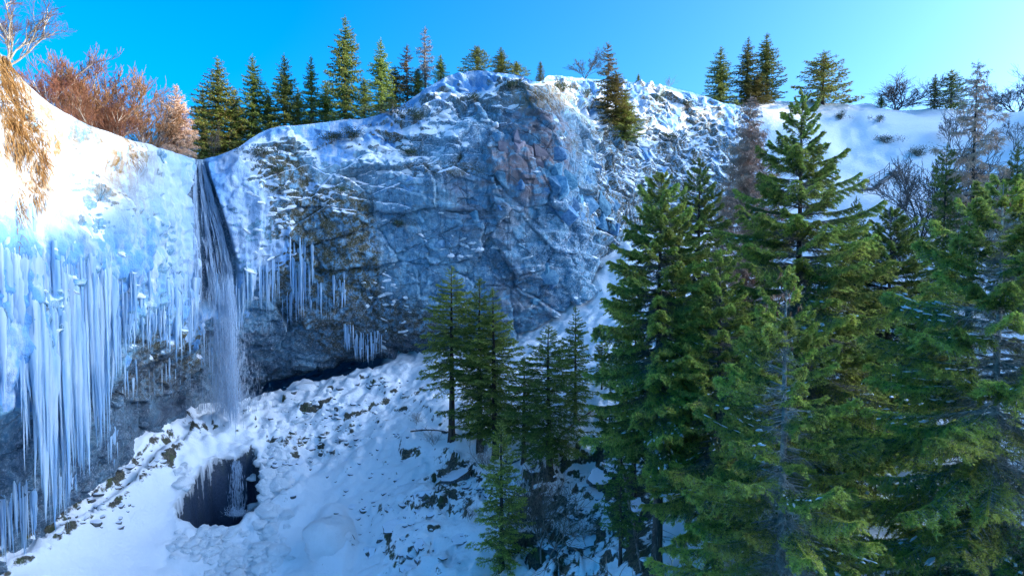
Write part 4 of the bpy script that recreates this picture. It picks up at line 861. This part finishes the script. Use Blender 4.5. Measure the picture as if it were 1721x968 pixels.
# ------------------------------------------------------------------ icicles
def icicle_mesh(seed):
    r = np.random.default_rng(seed); n = 14; s = np.concatenate([[0, 0.03, 0.07], np.linspace(0.14, 1, 11)])
    R = ((1 - s) ** 1.1 * 0.95 + 0.05) * (1 + 0.10 * r.normal(0, 1, n)); R[0] *= 0.12; R[1] *= 0.5; R[2] *= 0.85; R[-1] = 0.01; th = np.arange(8) * np.pi / 4
    lobes = 1 + 0.30 * np.cos(3 * th + r.uniform(0, 6)) + 0.16 * r.normal(0, 1, 8); c = r.normal(0, 0.10, (n, 2)).cumsum(0) * s[:, None]
    V = np.stack([c[:, :1] + R[:, None] * lobes * np.cos(th), c[:, 1:] + R[:, None] * lobes * np.sin(th), np.broadcast_to(-s[:, None], (n, 8))], -1)
    k = np.arange(8); k2 = (k + 1) % 8; mb = MB()
    mb.add(V.reshape(-1, 3), np.concatenate([np.stack([i * 8 + k2, i * 8 + k, (i + 1) * 8 + k, (i + 1) * 8 + k2], 1) for i in range(n - 1)])); return mb.mesh('icicle', [M['ice']])
ICE = [icicle_mesh(s) for s in range(8)]
ICEB = []
for m in ICE:
    c = m.copy(); c.materials[0] = M['iceb']; ICEB.append(c)
def curtain(lab, spec, seed, blue=0.3):
    """spec: rows of (column range, top row range, bottom rows interpolated over columns, count, base radius m)"""
    r = np.random.default_rng(seed); items = []
    for (x0, x1), (t0, t1), bx, by, n, rad in spec:
        for i in range(n):
            px = r.uniform(x0, x1); ty = r.uniform(t0, t1); p, nn = hit(px, ty, (cliff_bvh,))
            if p is None: continue
            bot = np.interp(px, bx, by); f = r.beta(2.2, 1.1); by_ = ty + (bot - ty) * max(0.12, f)
            p = p - nn * 0.08; L = max(0.25, p[2] - at(px, by_, p[1])[2]); items.append((p, L, 0.9 * rad * (0.35 + 1.3 * r.random() ** 2) * (0.6 + 0.4 * f)))
    items = items[:298]
    c = np.mean([i[0] for i in items], 0); root = tag(empty('ice_curtain', c), lab, 'icicles')
    for p, L, R in items:
        o = bpy.data.objects.new('icicle', (ICEB if r.random() < blue else ICE)[r.integers(8)]); COL.objects.link(o); o.parent = root
        o.location = p - c; o.rotation_euler = (r.normal(0, 0.008), r.normal(0, 0.008), r.uniform(0, 6.28)); o.scale = (R, R, L)
    return root
curtain('huge curtain of long pale icicles hanging on the left cliff', [
    ((-10, 60), (330, 520), [-10, 0, 25, 30, 50, 60], [700, 690, 640, 820, 700, 760], 64, 0.24), ((50, 120), (380, 600), [50, 70, 76, 90, 98, 104, 112, 120], [740, 890, 898, 800, 905, 900, 850, 780], 110, 0.24),
    ((110, 150), (400, 560), [110, 122, 135, 140, 150], [800, 780, 845, 830, 720], 55, 0.27), ((145, 190), (420, 580), [145, 160, 168, 180, 190], [720, 790, 800, 740, 690], 50, 0.24), ((60, 110), (600, 640), [60, 75, 100, 110], [900, 900, 905, 850], 14, 0.30), ((-5, 180), (380, 540), [-5, 30, 75, 105, 140, 180], [640, 760, 860, 880, 800, 700], 12, 0.40)], 1, 0.25)
curtain('frozen drapery of thin ice ribs on the upper left cliff above the long icicles', [((-10, 60), (300, 470), [-10, 60], [560, 560], 70, 0.16), ((50, 190), (400, 540), [50, 190], [620, 600], 130, 0.15), ((180, 320), (450, 530), [180, 320], [590, 560], 98, 0.12)], 2, 0.55)
curtain('short fringe of icicles left of the waterfall under the snowy bulge', [((185, 285), (500, 560), [185, 200, 215, 240, 260, 285], [600, 640, 590, 600, 580, 600], 90, 0.15)], 3, 0.4)
curtain('three thick pale icicles hanging close at the left edge of the waterfall', [((281, 296), (455, 500), [281, 290, 296], [600, 638, 610], 16, 0.30), ((297, 308), (455, 500), [297, 303, 308], [600, 618, 600], 14, 0.28), ((310, 333), (440, 500), [310, 318, 326, 333], [590, 612, 600, 560], 24, 0.34)], 4, 0.1)
curtain('pale icicle cluster at the right edge of the falling water', [((362, 385), (455, 495), [362, 370, 385], [520, 540, 520], 24, 0.17), ((385, 412), (450, 500), [385, 398, 404, 412], [540, 575, 570, 530], 30, 0.28), ((408, 428), (440, 480), [408, 415, 428], [550, 540, 500], 20, 0.2)], 5, 0.15)
curtain('thin icicles hanging inside the shaded hollow behind the waterfall', [((335, 400), (545, 600), [335, 350, 375, 400], [640, 650, 660, 610], 36, 0.09), ((200, 330), (600, 660), [200, 260, 330], [700, 680, 660], 40, 0.08)], 6, 0.4)
curtain('long thin icicles on the dark wall between the waterfall and the mossy rib', [((487, 527), (395, 450), [487, 495, 515, 527], [490, 545, 535, 500], 46, 0.14), ((430, 470), (430, 480), [430, 450, 470], [520, 540, 510], 40, 0.10), ((470, 560), (470, 520), [470, 520, 560], [560, 550, 540], 40, 0.08)], 7, 0.35)
curtain('small icicles above the ledge left of the mossy rib top', [((500, 535), (328, 340), [500, 515, 535], [350, 352, 352], 24, 0.10)], 8, 0.4)
curtain('icicles hanging from the lower mossy rib', [((560, 580), (455, 490), [560, 568, 580], [520, 535, 520], 22, 0.18), ((576, 594), (535, 560), [576, 585, 594], [590, 605, 590], 18, 0.12), ((595, 642), (555, 585), [595, 615, 642], [605, 620, 610], 36, 0.12)], 9, 0.3)
curtain('icicles low on the rock at the bottom left corner', [((0, 20), (820, 880), [0, 8, 20], [960, 965, 930], 14, 0.14), ((20, 60), (800, 850), [20, 42, 48, 60], [900, 965, 950, 890], 26, 0.15), ((100, 130), (780, 820), [100, 115, 130], [860, 850, 830], 20, 0.13), ((180, 200), (700, 740), [180, 192, 200], [780, 790, 770], 12, 0.12)], 10, 0.4)

# ------------------------------------------------------------------ waterfall
r = np.random.default_rng(3)
def cliff_at(px, py):
    p, n = hit(px, py, (cliff_bvh,)); return p, n
wf = tag(empty('waterfall', at(345, 270, 62.5)), 'thin waterfall streaming down the dark chute and falling free as a veil', 'waterfall'); wl = np.array(wf.location)
def streaks(name, n, gen, wid, mat, kind='stuff'):
    A = []; B = []; R = []
    for _ in range(n):
        q_ = gen()
        if q_ is None: continue
        A.append(q_[0]); B.append(q_[1]); R.append(wid * r.uniform(0.5, 1.5))
    A, B, R = np.array(A) - wl, np.array(B) - wl, np.array(R); mb = MB(); Mi = A * 0.45 + B * 0.55
    prisms(mb, A, Mi, R * 0.15, R); prisms(mb, Mi, B, R, R * 0.1)
    o = link(name, mb.mesh(name, [M[mat]]), wf); o['kind'] = kind; return o
def lane(py, u): 
    l = np.interp(py, [262, 290, 350, 480, 540], [332, 326, 324, 326, 330]); rr_ = np.interp(py, [262, 290, 350, 400, 460, 540], [340, 350, 370, 384, 398, 400]); return l + (rr_ - l) * u
lanes = np.concatenate([r.normal(0.10, 0.03, 6), r.normal(0.50, 0.07, 10), r.normal(0.84, 0.04, 9), r.uniform(0.3, 1, 2)])
def g_chute():
    u = float(np.clip(lanes[r.integers(len(lanes))] + r.normal(0, 0.025), 0.02, 0.97)); y0 = 262 + 220 * r.random() ** 0.8; y1 = y0 + r.uniform(12, 45)
    a, n1 = cliff_at(lane(y0, u), y0); b, n2 = cliff_at(lane(y1, u), y1)
    if a is None or b is None: return None
    o = r.uniform(0.05, 0.35); return a + n1 * o * 0.6 + np.array((0, -o, 0)), b + n2 * o * 0.6 + np.array((0, -o, 0))
streaks('chute_water', 1150, g_chute, 0.042, 'water')
p_lip = at(372, 470, 59.3)
def g_fall():
    c = r.random(); u = r.normal(385, 6) if c < 0.6 else (r.normal(374, 10) if c < 0.88 else r.normal(362, 16))
    y0 = 455 + 225 * r.random() ** 0.9; D = 59.2 + r.normal(0, 0.5); l = r.uniform(0.8, 3.6); a = at(u + (y0 - 455) * 0.02, y0, D); return a, a + np.array((r.normal(0, 0.03), 0, -l))
streaks('falling_veil', 1500, g_fall, 0.017, 'water')
def g_mist():
    y0 = 520 + 165 * r.random() ** 0.6; a = at(r.normal(380, 12 + (y0 - 520) * 0.10), y0, 59.3 + r.normal(0, 0.8)); return a, a + np.array((0, 0, -r.uniform(0.15, 0.7)))
streaks('spray', 4500, g_mist, 0.016, 'spray')
def g_hole():
    y0 = 772 + 90 * r.random(); a = at(r.normal(398, 4 + (y0 - 770) * 0.05), y0, 53.5 + r.normal(0, 0.3)); return a, a + np.array((r.normal(0, 0.03), 0, -r.uniform(0.2, 0.8)))
streaks('plunge_water', 500, g_hole, 0.022, 'water')
def g_splash():
    a = at(400 + r.normal(0, 9), 868 - abs(r.normal(0, 7)), 51.5 + r.normal(0, .6)); return a, a + np.array((r.normal(0, .12), r.normal(0, .12), r.uniform(0, .25)))
streaks('splash', 500, g_splash, 0.018, 'water')

# ------------------------------------------------------------------ stones, boulders, snow lumps
def ico(sub):
    import bmesh
    bm = bmesh.new(); bmesh.ops.create_icosphere(bm, subdivisions=sub, radius=1.0); V = np.array([v.co[:] for v in bm.verts]); F = np.array([[v.index for v in f.verts] for f in bm.faces]); bm.free(); return V, F
IV2, IF2 = ico(2); IV3, IF3 = ico(3); IV4, IF4 = ico(4)
def stone_mesh(seed, mat, name='stone', hi=False):
    r = np.random.default_rng(seed); V = (IV4 if hi else IV2).copy(); F = IF4 if hi else IF2
    for _ in range(12):
        n = unit(r.normal(0, 1, 3)); h = r.uniform(0.45, 0.85); d = V @ n; V = V - np.maximum(0, d - h)[:, None] * n
    V = V * (1 + 0.10 * fbm(V * 1.7 + seed, 3, seed)[:, None]); 
    if hi: V = V * (1 + 0.03 * fbm(V * 6 + seed, 3, seed)[:, None])
    return mesh_np(name, V, [(F, 0)], [M[mat]], hi)
def lump_mesh(seed, name='snow_lump'):
    r = np.random.default_rng(seed); V = IV3 * (1 + 0.34 * fbm(IV3 * 1.3 + seed * 3.1, 4, seed)[:, None]); V[:, 2] = np.where(V[:, 2] > 0, V[:, 2], V[:, 2] * 0.6); return mesh_np(name, V, [(IF3, 0)], [M['snow']])
STN = [stone_mesh(s, 'stone') for s in range(6)]; LMP = [lump_mesh(s) for s in range(6)]
r = np.random.default_rng(12)
def scatter(name, meshes, parent, spots, smin, smax, flat, sink, bv=(ground_bvh,)):
    for cx, cy, rx, ry, n in spots:
        for _ in range(n):
            p, nn = hit(cx + r.normal(0, rx * 0.55), cy + r.normal(0, ry * 0.55), bv)
            if p is None: continue
            s = r.uniform(smin, smax) * (0.6 + 0.8 * r.random() ** 2); z = s * flat * r.uniform(0.7, 1.3)
            link(name, meshes[r.integers(len(meshes))], parent, p - np.array((0, 0, z * sink)), (r.normal(0, .15), r.normal(0, .15), r.uniform(0, 6.28)), (s, s * r.uniform(0.7, 1.2), z))
scatter('snow_lump', LMP, ground, [(462, 790, 24, 60, 70), (350, 912, 60, 22, 80), (400, 948, 60, 22, 50), (455, 880, 28, 50, 34), (310, 800, 10, 26, 14), (520, 690, 60, 25, 16), (446, 822, 5, 40, 26), (372, 896, 50, 5, 22)], 0.22, 0.62, 0.7, 0.35)
scatter('stone', STN, ground, [(160, 855, 70, 40, 40), (240, 775, 50, 25, 26), (560, 700, 110, 60, 60), (500, 770, 50, 30, 22), (700, 870, 70, 60, 32), (960, 880, 90, 70, 70), (780, 810, 40, 30, 22), (650, 640, 50, 20, 20), (600, 720, 140, 110, 80), (640, 850, 110, 80, 50), (860, 780, 70, 60, 30)], 0.13, 0.46, 0.55, 0.35)
LOAF = lump_mesh(2, 'boulder'); BIG = [stone_mesh(40 + s, 'boulder', 'boulder', True) for s in range(5)]
for k, (lab, px, py, sx, sy, sz, rz) in enumerate([
    ('mossy boulder half buried right of the ice lumps by the pool', 500, 778, 1.2, 0.8, 0.6, 0.3), ('large smooth snow covered boulder at the bottom, rounded like a loaf', 560, 905, 2.0, 1.6, 1.7, 0.2), ('narrow dark upright stone right of the loaf shaped boulder', 620, 925, 0.6, 0.9, 0.9, 0.1),
    ('snow capped boulder with dark under edge above the bottom centre', 660, 885, 1.3, 0.9, 0.7, 0.6), ('dark flat sided rock at the right of the snow capped boulder', 708, 915, 0.9, 0.8, 0.6, 0.9), ('tilted dark slab near the bottom, below the snow capped boulder', 690, 955, 1.3, 0.7, 0.6, 2.2),
    ('mossy brown boulder with snow on top left of the young fir', 770, 800, 1.7, 1.0, 0.8, 0.2), ('dark pointed rock between the mossy boulder and the open snow', 712, 830, 0.8, 0.7, 0.9, 0.4), ('mossy rock low beside the bare shrub near the bottom', 775, 905, 1.2, 0.7, 0.5, 0.5),
    ('dark mossy outcrop under the dark fir clump', 900, 735, 2.0, 1.3, 1.2, 0.3), ('snowy rounded boulder below the dark fir clump', 870, 770, 1.5, 1.0, 0.8, 1.3), ('mossy boulder at the foot of the bare trunked forest edge', 1010, 800, 1.6, 1.0, 0.8, 0.7), ('dark rock step in the middle of the lower right snow slope', 985, 905, 1.3, 0.8, 0.7, 0.2),
    ('rock step below the tangled bare shrub', 925, 920, 1.2, 0.7, 0.6, 2.0), ('dark rock under the trunks at the forest edge', 1075, 850, 1.4, 0.9, 0.8, 1.0), ('grey wedge of bedrock at the foot of the cliff behind the firs', 900, 548, 3.2, 1.0, 0.8, 0.25), ('rounded snow boulder at the cliff foot near the dark recess', 520, 655, 1.3, 1.0, 0.9, 0.2)]):
    p, nn = hit(px, py, (ground_bvh,))
    tag(link('boulder', LOAF if 'snow covered' in lab or 'rounded snow' in lab else BIG[k % 5], None, p - np.array((0, 0, sz * 0.25)), (r.normal(0, .12), r.normal(0, .12), rz), (sx, sy, sz)), lab, 'rock', 'boulders on the gorge floor')
# rock blocks and snow pads standing out from the wall: parts of the cliff
def block_mesh(seed, mat):
    import bmesh
    r = np.random.default_rng(seed); bm = bmesh.new()
    for v in r.uniform(-1, 1, (16, 3)): bm.verts.new(v / max(abs(v)) * r.uniform(0.8, 1.0))
    h = bmesh.ops.convex_hull(bm, input=bm.verts[:]); bmesh.ops.delete(bm, geom=list({g for g in h['geom_interior'] if isinstance(g, bmesh.types.BMVert)}), context='VERTS'); me = bpy.data.meshes.new('rock_block'); bm.to_mesh(me); bm.free(); me.materials.append(M[mat]); return me
BLK = [block_mesh(s, 'rockblock') for s in range(6)]; RBL = [block_mesh(s + 9, 'redrock') for s in range(3)]
for cx, cy, rx, ry, n, ms, s0 in [(965, 340, 45, 55, 26, BLK, 1.2), (1010, 350, 40, 40, 12, BLK, 1.2), (880, 260, 45, 40, 5, RBL, 1.2), (800, 380, 140, 80, 8, BLK, 1.0), (930, 470, 40, 50, 8, BLK, 1.0)]:
    for _ in range(n):
        p, nn = hit(cx + r.normal(0, rx * 0.6), cy + r.normal(0, ry * 0.6), (cliff_bvh,))
        if p is None: continue
        s = s0 * r.uniform(0.5, 1.2); a = math.atan2(nn[1], nn[0]) + math.pi / 2
        link('rock_block', ms[r.integers(len(ms))], cliff, p - nn * s * 0.36, (r.normal(0, 0.2), 0.15 + r.normal(0, 0.25) + 0.45 * (cx > 930), a + r.normal(0, 0.15)), (s * r.uniform(0.7, 1.3), s * 0.42, s * r.uniform(0.5, 1.1)))
for cx, cy, rx, ry, n, s0 in [(650, 505, 35, 55, 30, 0.42), (790, 408, 22, 12, 8, 0.6), (775, 432, 14, 5, 4, 0.6), (735, 390, 60, 30, 6, 0.35), (870, 345, 60, 50, 8, 0.3), (620, 230, 60, 20, 8, 0.7), (690, 290, 60, 6, 8, 0.6), (905, 460, 40, 60, 14, 0.4), (780, 190, 90, 30, 10, 0.6), (1010, 260, 60, 60, 10, 0.6), (1100, 230, 80, 40, 12, 0.9), (480, 345, 40, 40, 14, 0.5), (560, 350, 14, 8, 3, .8), (430, 420, 30, 60, 12, 0.45), (180, 490, 90, 50, 26, 0.4)]:
    for _ in range(n):
        p, nn = hit(cx + r.normal(0, rx * 0.6), cy + r.normal(0, ry * 0.6), (cliff_bvh,))
        if p is None: continue
        s = s0 * r.uniform(0.4, 1.2); a = math.atan2(nn[1], nn[0]) + math.pi / 2
        link('snow_pad', LMP[r.integers(6)], cliff, p - nn * s * 0.22, (r.normal(0, 0.2), r.normal(0.06, 0.25), a), (s * r.uniform(0.6, 1.6), s * 0.5, s * r.uniform(0.3, 0.6)))

# ------------------------------------------------------------------ fallen trunks, stairway
def log(lab, a, b, ra, rb, mat='twig', snowy=False):
    A, _ = hit(*a, (ground_bvh,)); B, _ = hit(*b, (ground_bvh,)); A = A + np.array((0, 0, ra + 0.1)); B = B + np.array((0, 0, rb + 0.1)); n = 12; s = np.linspace(0, 1, n)
    P = A + (B - A) * s[:, None] + np.stack([0 * s, 0 * s, 0.3 * np.sin(s * 3.1)], -1) - A; mb = MB(); tube(mb, P, ra + (rb - ra) * s, 7)
    o = tag(link('fallen_log', mb.mesh('fallen_log', [M[mat]]), None, A), lab, 'log')
    m2 = MB(); k = 14; a_ = r.uniform(0.1, 0.95, k); b_ = np.stack([np.interp(a_, s, P[:, i]) for i in range(3)], -1); prisms(m2, b_, b_ + r.normal(0, 0.35, (k, 3)) + np.array((0, 0, .15)), 0.02, 0.006); link('branch_stub', m2.mesh('branch_stub', [M[mat]]), o)
log('long thin pale fallen trunk lying down the slope at the forest edge', (1040, 775), (1078, 965), 0.10, 0.06)
log('thin fallen trunk crossing under the dark fir clump', (905, 775), (1000, 690), 0.10, 0.06, 'bark')
log('short fallen branch on the snow by the leftmost firs', (690, 728), (775, 735), 0.07, 0.04, 'bark')
log('thin fallen stem below the left edge spruce trunk', (1000, 690), (1065, 830), 0.09, 0.05, 'bark')
st = tag(empty('hillside_stairway', hit(1442, 322, (ground_bvh,))[0]), 'narrow railed stairway climbing the far snow slope beside the tallest spruce', 'stairway'); s0 = np.array(st.location); s1, _ = hit(1502, 290, (ground_bvh,))
dv = s1 - s0; dh = unit(np.array((dv[0], dv[1], 0))); lat = np.array((-dh[1], dh[0], 0)); N = 22
stepm = MB(); V = np.array([(x, y, z) for x in (-0.18, 0.18) for y in (-0.65, 0.65) for z in (-0.09, 0.09)]); stepm.add(V, [[0, 1, 3, 2], [4, 6, 7, 5], [0, 4, 5, 1], [2, 3, 7, 6], [0, 2, 6, 4], [1, 5, 7, 3]]); stepm = stepm.mesh('step', [M['twig']], False)
for i in range(N):
    p = s0 + dv * (i + 0.5) / N; zg = drop(p[0], p[1], True); link('step', stepm, st, np.array((p[0], p[1], zg + 0.10)) - s0, (0, 0, math.atan2(dh[1], dh[0])))
for sd_ in (-0.7, 0.7):
    line = []
    for i in range(8):
        p = s0 + dv * i / 7 + lat * sd_; zg = drop(p[0], p[1], True); line.append(np.array((p[0], p[1], zg)) - s0); mb = MB(); tube(mb, [line[-1] + np.array((0, 0, -0.2)), line[-1] + np.array((0, 0, 1.05))], 0.05, 6); link('post', mb.mesh('post', [M['metal']]), st)
    for hh in (0.55, 1.05):
        mb = MB(); tube(mb, np.array(line) + np.array((0, 0, hh)), 0.045, 6); link('rail', mb.mesh('rail', [M['metal']]), st)
